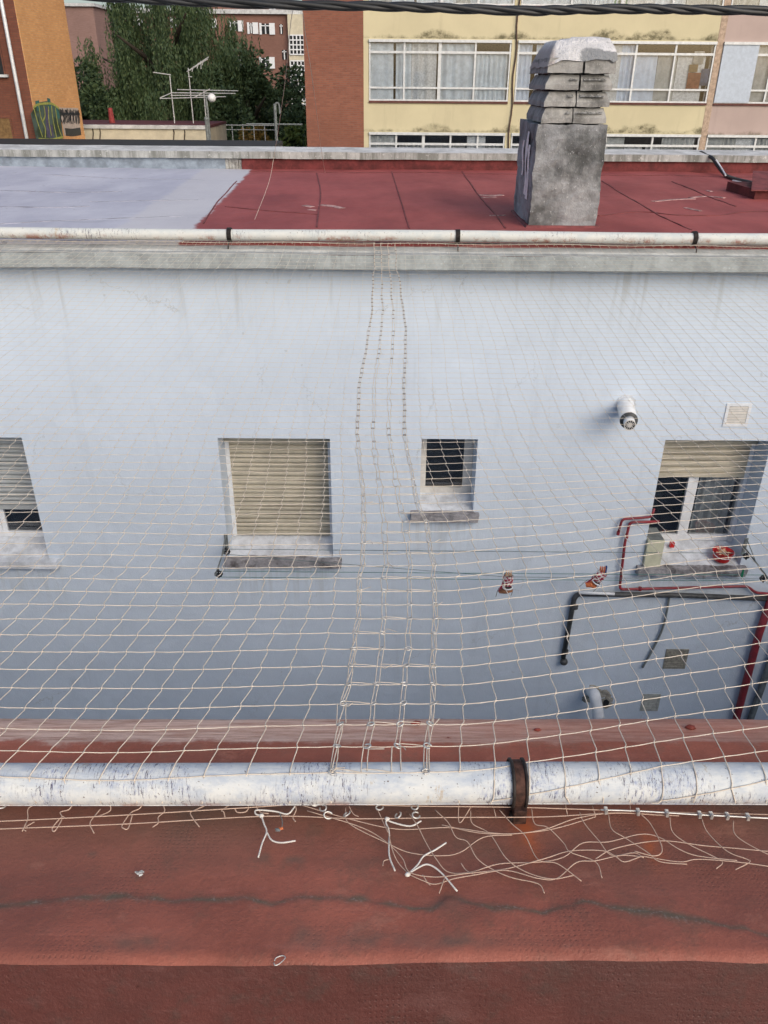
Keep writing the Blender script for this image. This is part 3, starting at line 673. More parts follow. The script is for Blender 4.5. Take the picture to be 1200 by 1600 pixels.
def grille(px0, px1, py0, py1, name, mat, n_, label, framed=True):
    x0, x1, z0, z1 = rect(px0, px1, py0, py1); o_ = bpy.data.objects.new(name, None); C.objects.link(o_); o_.parent = wb
    o_.location = Vector(((x0 + x1) / 2, WY, z0)) - ppos(wb); o_['label'] = label
    f = MB(); b = .03
    f.box(x0, x1, WY - .012, WY + .002, z0, z0 + b); f.box(x0, x1, WY - .012, WY + .002, z1 - b, z1); f.box(x0, x0 + b, WY - .012, WY + .002, z0 + b, z1 - b); f.box(x1 - b, x1, WY - .012, WY + .002, z0 + b, z1 - b)
    f.build('frame', m_white if framed else mat, o_)
    s_ = MB()
    for i in range(n_):
        z = z0 + b + (z1 - z0 - 2 * b) * i / n_; h_ = (z1 - z0 - 2 * b) / n_
        s_.add([(x0 + b, WY - .010, z), (x1 - b, WY - .010, z), (x1 - b, WY - .001, z + h_ * .9), (x0 + b, WY - .001, z + h_ * .9)], [(0, 1, 2, 3)])
    s_.build('slats', mat, o_); MB().quad((x0 + b, WY - .003, z0 + b), (x1 - b, WY - .003, z0 + b), (x1 - b, WY - .003, z1 - b), (x0 + b, WY - .003, z1 - b)).build('backing', m_greyint, o_)
m_ventp = plain('painted_vent', (.40, .41, .38), .8, var=.2, sc=20)
grille(1132, 1171, 630, 666, 'vent_grille', m_vent, 11, 'square white vent grille above the right window')
grille(1038, 1073, 1014, 1044, 'vent_grille', m_ventd, 9, 'grimy square vent grille low on the wall', False)
grille(1002, 1030, 1084, 1110, 'vent_grille', m_ventp, 8, 'painted over square vent beside the stubby white pipe', False)
# stubby pipe in a ragged hole
sp_ = bpy.data.objects.new('vent_pipe', None); C.objects.link(sp_); sp_.parent = wb; q = wp(924, 1080, 0); sp_.location = q - ppos(wb); sp_['label'] = 'stubby white pipe in a patch of bare mortar low on the wall'
tq = UY(936, 1122, WY - .34); q1 = UY(929, 1086, WY - .22)
MB().tube(spl([q, (q + q1) / 2, q1, (q1 + tq) / 2, tq], 5), .07, 18).build('pipe', m_white, sp_, smooth=True)
MB().tube([tq, tq + (tq - q1).normalized() * .004], .06, 16).build('mouth', m_dark_int, sp_)
mb = MB()
for i in range(40):
    t, r_ = R.uniform(0, 6.28), R.uniform(.05, .25); p = wp(937 + 95 * r_ * math.cos(t), 1090 + 85 * r_ * math.sin(t), .0); mb.blob(p, .045, .012, .04, 6, 4, .3)
mb.build('mortar_patch', concrete('beige_mortar', (.40, .38, .33), (.24, .22, .19), 10, .5), sp_); q2 = wp(947, 1098, .01); MB().blob(q2, .045, .012, .055, 9, 5, .15).build('hole', m_dark_int, sp_)

# ---- box and pot on the right sill
q = UY(1018, 877, WY - .02); zf = W4[2] + .02
bx0 = UY(1008, 858, WY).x; bx1 = UY(1034, 858, WY).x
cb_ = empty('metal_box', (bx0, WY + .03, zf), 'cream and olive upright box on the left end of the right window sill', 'box')
MB().box(bx0, bx1, WY - .05, WY + .03, zf - .01, zf + .34).build('front_panel', m_boxc, cb_, bevel=.004)
MB().box(bx0 + .003, bx1 + .0, WY + .031, WY + .26, zf - .01, zf + .33).build('body', m_boxo, cb_, bevel=.004)
MB().box(bx0 + .01, bx1 - .01, WY - .04, WY + .24, zf + .331, zf + .345).build('lid', m_greypipe, cb_)
pt = UY(1130, 862, WY + .06); zf2 = W4[2] + .05; pt.z = zf2
pot = empty('peg_basket', pt, 'round red plastic basket of wooden pegs on the right window sill', 'basket')
mb = MB()
prof = [(.085, 0), (.10, .04), (.115, .11), (.12, .115), (.108, .11), (.092, .03), (.0, .02)]
vs = []; ns = 24
for r_, h_ in prof: vs += [(pt.x + r_ * math.cos(2 * math.pi * k / ns), pt.y + r_ * math.sin(2 * math.pi * k / ns), zf2 + h_) for k in range(ns)]
mb.add(vs, [(i * ns + k, i * ns + (k + 1) % ns, (i + 1) * ns + (k + 1) % ns, (i + 1) * ns + k) for i in range(len(prof) - 1) for k in range(ns)]); mb.build('basket', m_redpl, pot, smooth=True)
mb = MB()
for i in range(12):
    t = R.uniform(0, 3.1); c_ = Vector((pt.x + R.uniform(-.05, .05), pt.y + R.uniform(-.05, .05), zf2 + R.uniform(.09, .13))); d = Vector((math.cos(t), math.sin(t), R.uniform(-.1, .3))) * .045
    mb.tube([c_ - d, c_ + d], .008, 4)
mb.build('pegs', m_wood, pot)
MB().tube([(pt.x + .125 * math.cos(t), pt.y - .01 + .10 * math.sin(t), zf2 + .115 - .05 * abs(math.sin(t))) for t in [math.pi + i * math.pi / 12 for i in range(13)]], .004, 6).build('handle', m_white, pot)
rc = UY(1052, 843, WY + .2); MB().box(rc.x - .02, rc.x + .03, rc.y, rc.y + .04, zf2 + .07, zf2 + .13).build('peg_box', m_redpl)
tag(bpy.data.objects['peg_box'], 'tiny red block behind the cream box on the sill', 'box')

# ---- clotheslines between two brackets
LZ = H - 4.67
cl = empty('clothesline', (UY(345, 880, 7.6).x, 7.75, LZ), 'green clotheslines strung on pulleys between brackets beside the two windows', 'clothesline')
bl, br = UY(345, 872, 7.45), UY(1183, 878, 7.45)
for bp_, s_ in ((bl, 1), (br, -1)):
    mb = MB().tube([(bp_.x, WY, LZ + .02), (bp_.x, 7.12, LZ + .02)], .009, 6); mb.box(bp_.x - .02, bp_.x + .02, WY - .012, WY - .002, LZ - .08, LZ + .14); mb.tube([(bp_.x, WY - .01, LZ + .13), (bp_.x, 7.5, LZ + .03)], .006, 5)
    mb.build('bracket', m_greypipe, cl)
    for yy in (7.66, 7.2):
        mb = MB(); c_ = Vector((bp_.x + s_ * .02, yy, LZ - .01)); ring = [c_ + Vector((.035 * math.cos(t), 0, .035 * math.sin(t))) for t in [i * math.pi / 8 for i in range(17)]]
        mb.tube(ring, .009, 6); mb.box(c_.x - .006, c_.x + .006, yy - .012, yy + .012, c_.z - .05, c_.z + .055); mb.box(c_.x - .045, c_.x + .045, yy - .008, yy + .008, c_.z - .008, c_.z + .008); mb.build('pulley', m_black, cl)
def cline(y0, z0, y1, z1, sag, mat, r=.0035, xa=bl.x, xb=br.x):
    P = [(xa + (xb - xa) * i / 24, y0 + (y1 - y0) * i / 24, z0 + (z1 - z0) * i / 24 - sag * 4 * (i / 24) * (1 - i / 24)) for i in range(25)]
    MB().tube(P, r, 5).build('line', mat, cl)
cline(7.66, LZ + .022, 7.66, LZ + .022, .003, m_cyanline)
cline(7.2, LZ + .025, 7.2, LZ + .03, .004, m_line); cline(7.2, LZ - .05, 7.2, LZ - .045, .006, m_line)
mxl = UY(790, 900, 7.2)
cline(7.66, LZ - .045, 7.2, mxl.z - .01, .004, m_cyanline, .003, bl.x, mxl.x); cline(7.2, mxl.z - .01, 7.2, LZ - .02, .004, m_cyanline, .003, mxl.x, br.x)
# peg holders hanging on the line
def holder(px, py, tilt, label, colored):
    p = UY(px, py, 7.2); o_ = empty('peg_holder', p, label, 'peg bag', 'peg holders hanging on the clothesline')
    def T(x, y, z):
        c_, s_ = math.cos(tilt), math.sin(tilt); return (p.x + x * c_ - z * s_, p.y + y, p.z + x * s_ + z * c_)
    mb = MB(); vs = []; ns = 18
    for zz, r_ in ((.04, .05), (0, .058), (-.06, .06), (-.10, .056)): vs += [T(r_ * math.cos(2 * math.pi * k / ns), r_ * .8 * math.sin(2 * math.pi * k / ns) - .2 * (zz - .04), zz) for k in range(ns)]
    mb.add(vs, [(i * ns + k, i * ns + (k + 1) % ns, (i + 1) * ns + (k + 1) % ns, (i + 1) * ns + k) for i in range(3) for k in range(ns)])
    m_p = M('printed_tin_%d' % px, .5, .4); wv = m_p.noise(38, 2, .5); m_p.col(m_p.mix(m_p.ramp(wv, .48, .52), (.70, .66, .64), (.30, .02, .05)))
    mb.build('tin', m_p.m, o_, smooth=True)
    MB().tube([T(.05 * math.cos(t), -.02 + .045 * math.sin(t), -.10) for t in [i * math.pi / 9 for i in range(19)]], .007, 6).build('rim', m_white, o_)
    MB().tube([T(0, -.02, -.094), T(0, -.021, -.098)], .044, 14).build('mouth', m_dark_int, o_)
    MB().blob(T(-.02, .0, -.15), .075, .05, .035, 10, 6, .2).build('cloth', m_brownc if not colored else m_orange, o_)
    mb = MB(); mb.add([T(-.06, -.03, -.02), T(-.10, -.02, -.15), T(-.06, .0, -.17), T(-.05, 0, -.02)], [(0, 1, 2, 3)]); mb.build('red_flap', m_maroon, o_)
    mb = MB()
    for dx in (-.025, 0.0, .025): mb.box(*sorted((T(dx - .006, 0, 0)[0], T(dx + .006, 0, 0)[0])), p.y - .01, p.y + .01, p.z + .035, p.z + .10)
    mb.build('pegs', m_wood if not colored else m_orange, o_)
    if colored: MB().box(p.x + .03, p.x + .045, p.y - .01, p.y + .01, p.z + .02, p.z + .11).build('peg', m_bluepl, o_)
    MB().tube([T(-.09, 0, -.12), T(-.105, 0, -.17), T(-.115, 0, -.24)], .004, 4).tube([T(.055, 0, -.12), T(.06, 0, -.17), T(.05, 0, -.22)], .004, 4).build('wire_leg', m_greypipe, o_)
holder(794, 904, .0, 'red and white peg tin with wooden pegs and brown cloth hanging straight', False)
holder(940, 898, -.5, 'tilted red and white peg tin with orange and blue pegs', True)
gp_ = UY(1160, 895, 7.2); MB().box(gp_.x - .008, gp_.x + .012, 7.19, 7.21, gp_.z - .05, gp_.z + .05, .004).build('clothes_peg', plain('green_plastic', (.01, .2, .1), .5))
tag(bpy.data.objects['clothes_peg'], 'small green peg clipped on the clothesline below the red basket', 'peg')

# ================================================================== NEAR BUILDING (camera side)
nb = empty('near_building', (0, 1.0, 0), 'red coated flat roof kerb and ledge of the near building', 'building')
YAW = math.atan2(UZ(1200, 1193, 1.578).y - UZ(0, 1193, 1.578).y, UZ(1200, 1193, 1.578).x - UZ(0, 1193, 1.578).x)
YAW = math.atan((UZ(1200, 1193, 1.578).y - UZ(0, 1193, 1.578).y) / (UZ(1200, 1193, 1.578).x - UZ(0, 1193, 1.578).x))
cy_, sy_ = math.cos(YAW), math.sin(YAW); PIV = 1.5
def NR(p): x, y, z = p; y -= PIV; return (x * cy_ - y * sy_, x * sy_ + y * cy_ + PIV, z)
def nrot(mb): mb.v = [NR(v) for v in mb.v]; return mb
NX0, NX1 = -11, 11
TDf, TDr = 1.70, 1.655      # drop of the kerb top at the pipe side / camera side
def topz(x, y):             # height of the kerb top in the near frame
    t = (1.53 - y) / .5; base = H - (TDf + (TDr - TDf) * max(0, min(1, t)))
    return base + .006 * noise.noise(Vector((x * 1.7, y * 3, 0))) + .0025 * noise.noise(Vector((x * 9, y * 12, 3)))
def bd(x): return 1.04 + .012 * noise.noise(Vector((x * 1.1, 5, 0))) + .004 * noise.noise(Vector((x * 6, 9, 0)))
# crack trace measured on the photo, as y of the near frame per x
ck = [(-200, 1425), (0, 1421), (60, 1414), (130, 1407), (200, 1404), (260, 1409), (330, 1407), (390, 1408), (425, 1417), (470, 1407), (530, 1405), (560, 1407), (590, 1412), (650, 1424), (675, 1424), (700, 1403), (740, 1415), (790, 1423), (850, 1430), (880, 1423), (912, 1412), (950, 1421), (1000, 1427), (1060, 1438), (1110, 1447), (1200, 1467), (1400, 1500)]
ckw = []
for x, y in ck:
    p = UZ(x, y, 1.68); X, Y = p.x, p.y - PIV; ckw.append((X * cy_ + Y * sy_, -X * sy_ + Y * cy_ + PIV))
def ckY(x):
    if x <= ckw[0][0]: return ckw[0][1]
    for (a0, b0), (a1, b1) in zip(ckw, ckw[1:]):
        if a0 <= x <= a1: t = (x - a0) / (a1 - a0); return b0 + (b1 - b0) * t
    return ckw[-1][1]
def n3(x, y, s, o=0): return noise.noise(Vector((x * s, y * s, o)))
patches = []
for px, py, rx, ry, ch_ in ((405, 1335, .035, .02, 1), (460, 1340, .03, .02, 1), (145, 1328, .02, .012, 1), (215, 1365, .016, .012, 1), (820, 1290, .03, .10, 2), (1020, 1320, .02, .06, 2), (600, 1475, .10, .02, 1), (700, 1480, .14, .02, 1), (215, 1480, .09, .02, 1), (480, 1472, .05, .03, 1), (700, 1415, .05, .025, 1)):
    p = UZ(px, py, 1.68); patches.append((p.x, p.y, rx, ry, ch_))
vs, cols = [], []
xs = []; x = NX0
while x < NX1:
    xs.append(x); x += .006 if abs(x) < 1.35 else (.05 if abs(x) < 3 else .4)
xs.append(NX1); NYk = 84
for j in range(NYk + 1):
    for x in xs:
        ys = bd(x); y = 1.60 + (ys - 1.60) * j / NYk; z = topz(x, y)
        d = y - ckY(x) - .007 * n3(x, y, 18, 2) - .004 * n3(x, y, 45, 6); wv = .0060 + .022 * max(0, n3(x, 0, 4, 7)) + .010 * max(0, n3(x, 3, 13, 5)) + .004 * n3(x, y, 40, 9)
        r_ = math.exp(-(d / wv) ** 2); r_ *= max(.1, min(.85, .6 + .9 * n3(x, y, 22, 1)))
        step = .006 * (1 / (1 + math.exp(-d / .004)))       # the lower coat sits proud of the upper one
        z += -step + .004 * r_ * 0
        # soft rounding into the inner face
        e_ = max(0, (ys + .03 - y) / .03); z -= .010 * e_ * e_
        g_ = 0; b_ = 0
        for px, py, rx, ry, ch_ in patches:
            q = math.exp(-((x - px) / rx) ** 2 - ((y - py) / ry) ** 2) * (1 + 1.2 * n3(x, y, 30, ch_))
            if ch_ == 1: g_ = max(g_, q * .42)
            else: b_ = max(b_, q * .8)
        g_ = max(g_, max(0, (y - 1.20) * 2.8) * .6 * (1 + n3(x, y, 3, 8)))
        vs.append(NR((x, y, z))); cols += [min(1, max(0, r_)), min(1, max(0, g_)), min(1, max(0, b_)), 1]
nxk = len(xs)
kt = MB().add(vs, [(j * nxk + i, j * nxk + i + 1, (j + 1) * nxk + i + 1, (j + 1) * nxk + i) for j in range(NYk) for i in range(nxk - 1)]).build('kerb_top', m_red_near, nb, smooth=True)
ca = kt.data.color_attributes.new('mask', 'FLOAT_COLOR', 'POINT'); ca.data.foreach_set('color', cols)
vs = []
for j in range(21):
    t = j / 20
    for x in xs: vs.append(NR((x, bd(x) - .07 * t - .010 * t * 0, topz(x, bd(x)) - .010 - .34 * t ** 1.1 + .004 * n3(x, t, 5, 3))))
MB().add(vs, [(j * nxk + i, j * nxk + i + 1, (j + 1) * nxk + i + 1, (j + 1) * nxk + i) for j in range(20) for i in range(nxk - 1)]).build('kerb_inner_face', m_red_face_shaded, nb, smooth=True)
nrot(MB().box(NX0, NX1, -6, .99, H - 2.4, H - 2.0)).build('roof', m_red_face_shaded, nb)
# outer ledge
vs = []; lp = [(1.56, H - 1.735), (1.66, H - 1.745), (1.78, H - 1.755), (1.80, H - 1.765), (1.88, H - 1.785), (1.93, H - 1.80), (1.945, H - 1.815), (1.945, H - 1.92)]
lz = UZ(600, 1124, 1.80); k_ = (lz.y - 1.93)
for x in xs:
    for j, (y, z) in enumerate(lp):
        vs.append(NR((x, y + (k_ if j > 2 else 0) + .006 * n3(x, j, 2.3, 1) * (j > 3) + .0015 * n3(x, j, 25, 2), z + .004 * n3(x, j, 3, 4))))
ml = len(lp); MB().add(vs, [(i * ml + k, (i + 1) * ml + k, (i + 1) * ml + k + 1, i * ml + k + 1) for i in range(nxk - 1) for k in range(ml - 1)]).build('ledge', m_ledge, nb, smooth=True)
nrot(MB().box(NX0, NX1, 1.30, 1.80, 0, H - 1.86)).build('wall', m_wall, nb)
# drips and lumps on the ledge
lb = MB()
for px, py, s_ in ((1079, 1136, .012), (1068, 1150, .006), (700, 1155, .01), (840, 1140, .008), (385, 1170, .008), (650, 1130, .012)):
    p = UZ(px, py, 1.775); lb.blob((p.x, p.y, p.z), s_ * 1.4, s_ * .8, s_ * .5, 8, 5, .25)
lb.build('coating_lump', plain('red_lump', (.30, .06, .04), .5), nb, smooth=True)
# pipe
NPY, NPZ = 1.505, H - 1.63
gp2 = MB(); pp = []
for i in range(0, 441): 
    x = NX0 + 22 * i / 440; pp.append((x, NPY + .0015 * math.sin(x * 3), NPZ + .0015 * math.sin(x * 2.1 + 1)))
gp2.tube(pp, PR + .001, 36); gp2.tube([(x_, y_ - (PR + .001) * math.cos(-.55), z_ + (PR + .001) * math.sin(-.55)) for x_, y_, z_ in pp], .0022, 5); nrot(gp2); gn = gp2.build('gutter_pipe', m_pipe_near, nb, smooth=True); gn['label'] = 'thick white painted pipe with blue scuffs along the near roof edge'
for px in (808,):
    p = UZ(px, 1220, 1.62); xx = p.x; s_ = MB(); r_ = PR + .009
    arc = [i * math.pi / 20 for i in range(-8, 33)]
    vs = []; wdt = .0165
    for t in arc:
        for dx, rr in ((-wdt, r_ - .008), (-wdt, r_), (wdt, r_), (wdt, r_ - .008)): vs.append((xx + dx, NPY - rr * math.cos(t) * 1.0, NPZ + rr * math.sin(t)))
    s_.add(vs, [(i * 4 + k, i * 4 + 4 + k, i * 4 + 4 + (k + 1) % 4, i * 4 + (k + 1) % 4) for i in range(len(arc) - 1) for k in range(4)])
    nrot(s_).build('pipe_strap', m_rust, gn, smooth=False)
    s_ = MB()
    for dx in (-.0165, .0165): s_.tube([(xx + dx, NPY - (r_ + .001) * math.cos(t), NPZ + (r_ + .001) * math.sin(t)) for t in arc], .0045, 6)
    s_.box(xx - .022, xx - .008, NPY - .07, NPY - .045, H - 1.70, H - 1.68)
    nrot(s_).build('strap_edge', m_strap, gn, smooth=True)
    s_ = MB(); s_.box(xx - .016, xx + .018, NPY - .075, NPY - .045, H - 1.71, NPZ - .02); nrot(s_).build('strap_foot', m_rust, gn, bevel=.002)

# ================================================================== NET
net = empty('bird_net', (0, 1.5, H - 1.6), 'cream knotted cord net stretched over the patio between the two roof pipes', 'net')
prof = [(1.505, 1.570), (1.744, 1.587), (2.44, 1.622), (3.74, 1.662), (5.0, 1.645), (6.2, 1.575), (7.2, 1.462), (7.78, 1.345)]
pf = spl([(a_, b_, 0) for a_, b_ in prof], 10)
def dropY(Y):
    for i in range(len(pf) - 1):
        if pf[i].x <= Y <= pf[i + 1].x: t = (Y - pf[i].x) / (pf[i + 1].x - pf[i].x); return pf[i].y + (pf[i + 1].y - pf[i].y) * t
    return pf[-1].y if Y > pf[-1].x else pf[0].y
def netpt(X, s):           # s = run from the top of the near pipe
    if s >= 0:
        Y = 1.505 + s; z = H - dropY(min(Y, 7.78)) + (.010 * noise.noise(Vector((X * 1.3, Y * .9, 0)))) * min(1, s * 2) * min(1, max(0, (7.7 - Y)))
        return Vector(NR((X, Y, z))) if Y < 2.5 else Vector((X, Y + (NR((X, 2.5, 0))[1] - 2.5) * max(0, 1 - (Y - 2.5) / 4), z))
    r_ = PR + .004; t = -s / r_
    return Vector(NR((X, NPY - r_ * math.sin(t), NPZ + r_ * math.cos(t))))
def seam(pxs):
    out = []
    for px, py in pxs:
        dd = 1.6
        for _ in range(8): p = UZ(px, py, dd); dd = dropY(max(1.505, min(7.78, p.y)))
        out.append((p.y - 1.505, p.x))
    return sorted(out)
sL = seam([(585, 385), (583, 420), (582, 480), (577, 520), (562, 600), (558, 680), (562, 720), (567, 760), (568, 860), (566, 960), (556, 1000), (548, 1050), (535, 1110), (525, 1165)])
sR = seam([(618, 385), (623, 430), (632, 500), (634, 540), (631, 600), (632, 680), (640, 720), (653, 790), (665, 820), (672, 860), (678, 900), (683, 950), (683, 1000), (680, 1050), (682, 1100), (672, 1160)])
def ev(tb, s):
    if s <= tb[0][0]: return tb[0][1] + (tb[0][0] - s) * -.10
    for (a0, b0), (a1, b1) in zip(tb, tb[1:]):
        if a0 <= s <= a1: return b0 + (b1 - b0) * (s - a0) / (a1 - a0)
    return tb[-1][1]
def sst(a_, b_, x): t = max(0, min(1, (x - a_) / (b_ - a_))); return t * t * (3 - 2 * t)
CELL, ROW = .0888, .0897
def grid(kind, i, j):       # knot position
    s = ROW * j + .075
    if kind == 'L': X = ev(sL, s) - CELL * i * (1 - .07 * sst(5, 6.3, s))
    elif kind == 'R': X = ev(sR, s) + CELL * i * (1 - .07 * sst(5, 6.3, s))
    else: a_, b_ = ev(sL, s), ev(sR, s); X = a_ + (b_ - a_) * i / 3
    if kind == 'L': X -= .055 * max(0, 1 - s / .75) ** 2 * min(1, i / 3)
    wob = .015 * noise.noise(Vector((X * 2.1, s * 2.3, 5))); X += .010 * noise.noise(Vector((X * 2.7, s * 3.1, 9))) + .0018 * noise.noise(Vector((i * 1.7, j * 1.3, 8)))
    s2 = s + wob
    if X > .25: s2 += .22 * (X - .25) * (1 - sst(.9, 2.8, s))
    if X < -.2: s2 += .012 * math.sin(X * 2) * (1 - sst(1, 4, s))
    if s > 5.6: X += .02 * noise.noise(Vector((X * 3, s * 3, 2)))
    return X + .0018 * noise.noise(Vector((i * 2.3, j * 2.9, 1))), s2
SMAX = 7.78 - 1.505
def build_panel(kind, ni, name):
    mb = MB(); J = range(-8, 71); rad = .00165
    G = {(i, j): grid(kind, i, j) for i in range(ni) for j in J}
    for (i, j), (X, s) in G.items():
        if s < -.095 or s > SMAX: continue
        if abs(X) > .62 * ((1.505 + s) * .879 + .76) + .5: continue
        p = netpt(X, s); far = s > 3.2; rad = .0016 - .0006 * sst(.8, 3.2, s)
        if (i + 1, j) in G:
            X2, s2 = G[(i + 1, j)]
            if -.095 <= s2 <= SMAX:
                q = netpt(X2, s2); mid = (p + q) / 2 - Vector((0, 0, .0015)); mb.tube([p, mid, q] if not far else [p, q], rad if not far else .0010, 4 if not far else 3, False)
        if (i, j + 1) in G:
            X2, s2 = G[(i, j + 1)]
            if s2 <= SMAX + .03:
                q = netpt(X2, min(s2, SMAX))
                if far: mb.tube([p, q], .0010, 3, False)
                else:
                    jg = (-.0042 if kind == 'L' else .0038) * (1 if s > .05 else .3); d = q - p
                    k1 = netpt(X + (X2 - X) * .16 + jg, s + (s2 - s) * .13); k2 = netpt(X + (X2 - X) * .84 - jg, s + (s2 - s) * .87)
                    mb.tube([p, k1, netpt((X + X2) / 2, (s + s2) / 2), k2, q], rad, 4, False)
            if s > -.09 and not far: mb.blob(p, .0036, .0036, .0028, 5, 3)
        if (i, j - 1) in G and G[(i, j - 1)][1] < -.095:       # cut ends down the face of the pipe
            q = netpt(X + R.uniform(-.02, .02), -.10); mb.tube([p, (p + q) / 2 + Vector((R.uniform(-.006, .006), -.004, 0)), q], rad, 4, False)
    return mb.build(name, m_cord, net, smooth=True)
build_panel('L', 56, 'net_panel'); build_panel('R', 56, 'net_panel')
# the laced strip between the two panels: doubled cords
mb = MB(); J = range(-1, 71); rings = []
for i in range(4):
    for j in J:
        X, s = grid('S', i, j); X2, s2 = grid('S', i, j + 1)
        if s2 > SMAX: continue
        nearf = 1 - sst(3.5, 5.5, s)
        off = (.006 + .018 * max(0, noise.noise(Vector((i * 3.3, j * .45, 3)))) ) * nearf + .002
        a_ = netpt(X - off * (.6 if j % 2 else 1), s); b_ = netpt(X2 - off * (1 if j % 2 else .6), s2)
        c_ = netpt(X + off * (1 if j % 2 else .5), s + .006); d_ = netpt(X2 + off * (.5 if j % 2 else 1), s2 + .006)
        for (u, v_) in ((a_, b_), (c_, d_)): mb.tube([u, (u + v_) / 2 + Vector((R.uniform(-.002, .002), 0, -.001)), v_], .0016, 4, False)
        if i < 3:
            X3, s3 = grid('S', i + 1, j); e1 = netpt(X3, s3); p0 = netpt(X, s)
            mb.tube([p0, (p0 + e1) / 2 - Vector((0, 0, .002)), e1], .0016, 4, False)
            if s < 2.2 and R.random() < .55: mb.tube([netpt(X, s + .012), netpt((X + X3) / 2, (s + s3) / 2 + .008), netpt(X3, s3)], .0014, 4, False)
        if s < 2.0 and R.random() < .35:
            p0 = netpt(X, s); mb.tube([p0, p0 + Vector((R.uniform(.0, .03), R.uniform(-.02, .02), .006)), p0 + Vector((R.uniform(.01, .05), R.uniform(-.03, .01), .012))], .0013, 4, False)
        if i in (0, 3) or (s < 2.6 and R.random() < .8) or (s > 3.6 and R.random() < .6): rings.append((X, s, i))
mb.build('net_seam', m_cord, net, smooth=True)
# hog rings
def ring_mesh(r_, th):
    mb = MB().tube([(r_ * 1.35 * math.cos(t), r_ * math.sin(t), 0) for t in [.5 + i * (2 * math.pi - 1.0) / 12 for i in range(13)]], th, 5); return mb
rings.sort(key=lambda q: q[1]); rr0 = None
rg = ring_mesh(.0075, .0025).build('hog_ring', m_steel, net, smooth=True, origin=None)
first = True; rest = MB(); rbase = [Vector(v.co) for v in rg.data.vertices]; rf = [tuple(p.vertices) for p in rg.data.polygons]
for k, (X, s, i) in enumerate(rings):
    p = netpt(X, s) + Vector((0, 0, .002)); rot = R.uniform(-.6, .6) + math.pi * R.choice((0, 1)); sc = .85
    if k < 95:
        o_ = rg if first else rg.copy()
        if not first: C.objects.link(o_); o_.parent = net
        first = False; o_.location = p - ppos(net); o_.rotation_euler = (R.uniform(-.5, .5), R.uniform(-.4, .4), rot)
    else:
        Mx = Matrix.Translation(p) @ Matrix.Rotation(rot, 4, 'Z') @ Matrix.Scale(sc, 4); rest.add([Mx @ v for v in rbase], rf)
ro = rest.build('far_hog_rings', plain('dull_ring', (.34, .31, .28), .6, .4, .3), net, smooth=True); ro['kind'] = 'stuff'
# tension cords round both pipes
FRX = [(-4.6 + i * .23) for i in range(41)]
mb = MB().tube([(x, 7.79 - .05 + .004 * math.sin(x * 7), H - 1.352 + .006 * math.sin(x * 5)) for x in FRX], .0022, 5)
for i in range(100):
    x = -4.2 + i * .085; mb.tube([(x, 7.735, H - 1.35), (x + R.uniform(-.01, .01), 7.78, H - 1.37), (x + R.uniform(-.02, .02), 7.83, pc.z - PR - .003)], .0018, 4, False)
mb.build('edge_cord', m_cord, net)
def near_cord(pts, r_, name, mat, parent, drop=1.676, lift=.008, sp=8):
    P = spl([UZ(x, y, drop) + Vector((0, 0, lift)) for x, y in pts], sp); return MB().tube(P, r_, 6).build(name, mat, parent, smooth=True)
near_cord([(-150, 1290), (0, 1285), (200, 1275), (380, 1264), (490, 1258), (640, 1261), (800, 1263), (900, 1266), (1060, 1271), (1350, 1278)], .0014, 'edge_cord', m_torn, net, 1.665, .004)
near_cord([(-150, 1303), (0, 1297), (200, 1289), (420, 1277), (560, 1281), (700, 1279), (850, 1278), (960, 1272), (1040, 1276)], .0014, 'edge_cord', m_torn, net, 1.668, .004)
# loose tails under the left half of the pipe
tails = [[(60, 1258), (45, 1266), (44, 1283), (36, 1303), (42, 1290)], [(115, 1260), (108, 1268), (95, 1272), (98, 1282), (88, 1300), (83, 1301), (84, 1294), (97, 1281), (103, 1281)], [(173, 1260), (172, 1270), (150, 1280), (158, 1267), (142, 1288), (146, 1302), (148, 1305)],
         [(224, 1258), (218, 1267), (205, 1273), (192, 1291), (193, 1298), (201, 1297), (208, 1276)], [(280, 1256), (258, 1261), (258, 1272), (248, 1280), (248, 1290), (239, 1296)], [(335, 1256), (318, 1264), (308, 1269), (298, 1273), (303, 1284), (312, 1295)], [(390, 1258), (386, 1270), (372, 1273), (367, 1267)],
         [(352, 1280), (350, 1273), (347, 1270), (359, 1261)], [(42, 1303), (38, 1298), (52, 1289), (55, 1288)], [(405, 1257), (401, 1264), (407, 1272), (420, 1275)], [(460, 1258), (463, 1270), (458, 1280), (462, 1287)]]
mb = MB()
for t in tails: mb.tube(spl([UZ(x, y, 1.672) + Vector((0, 0, .006 + .005 * R.random())) for x, y in t], 6), .0015, 5)
mb.build('loose_tails', m_torn, net, smooth=True)
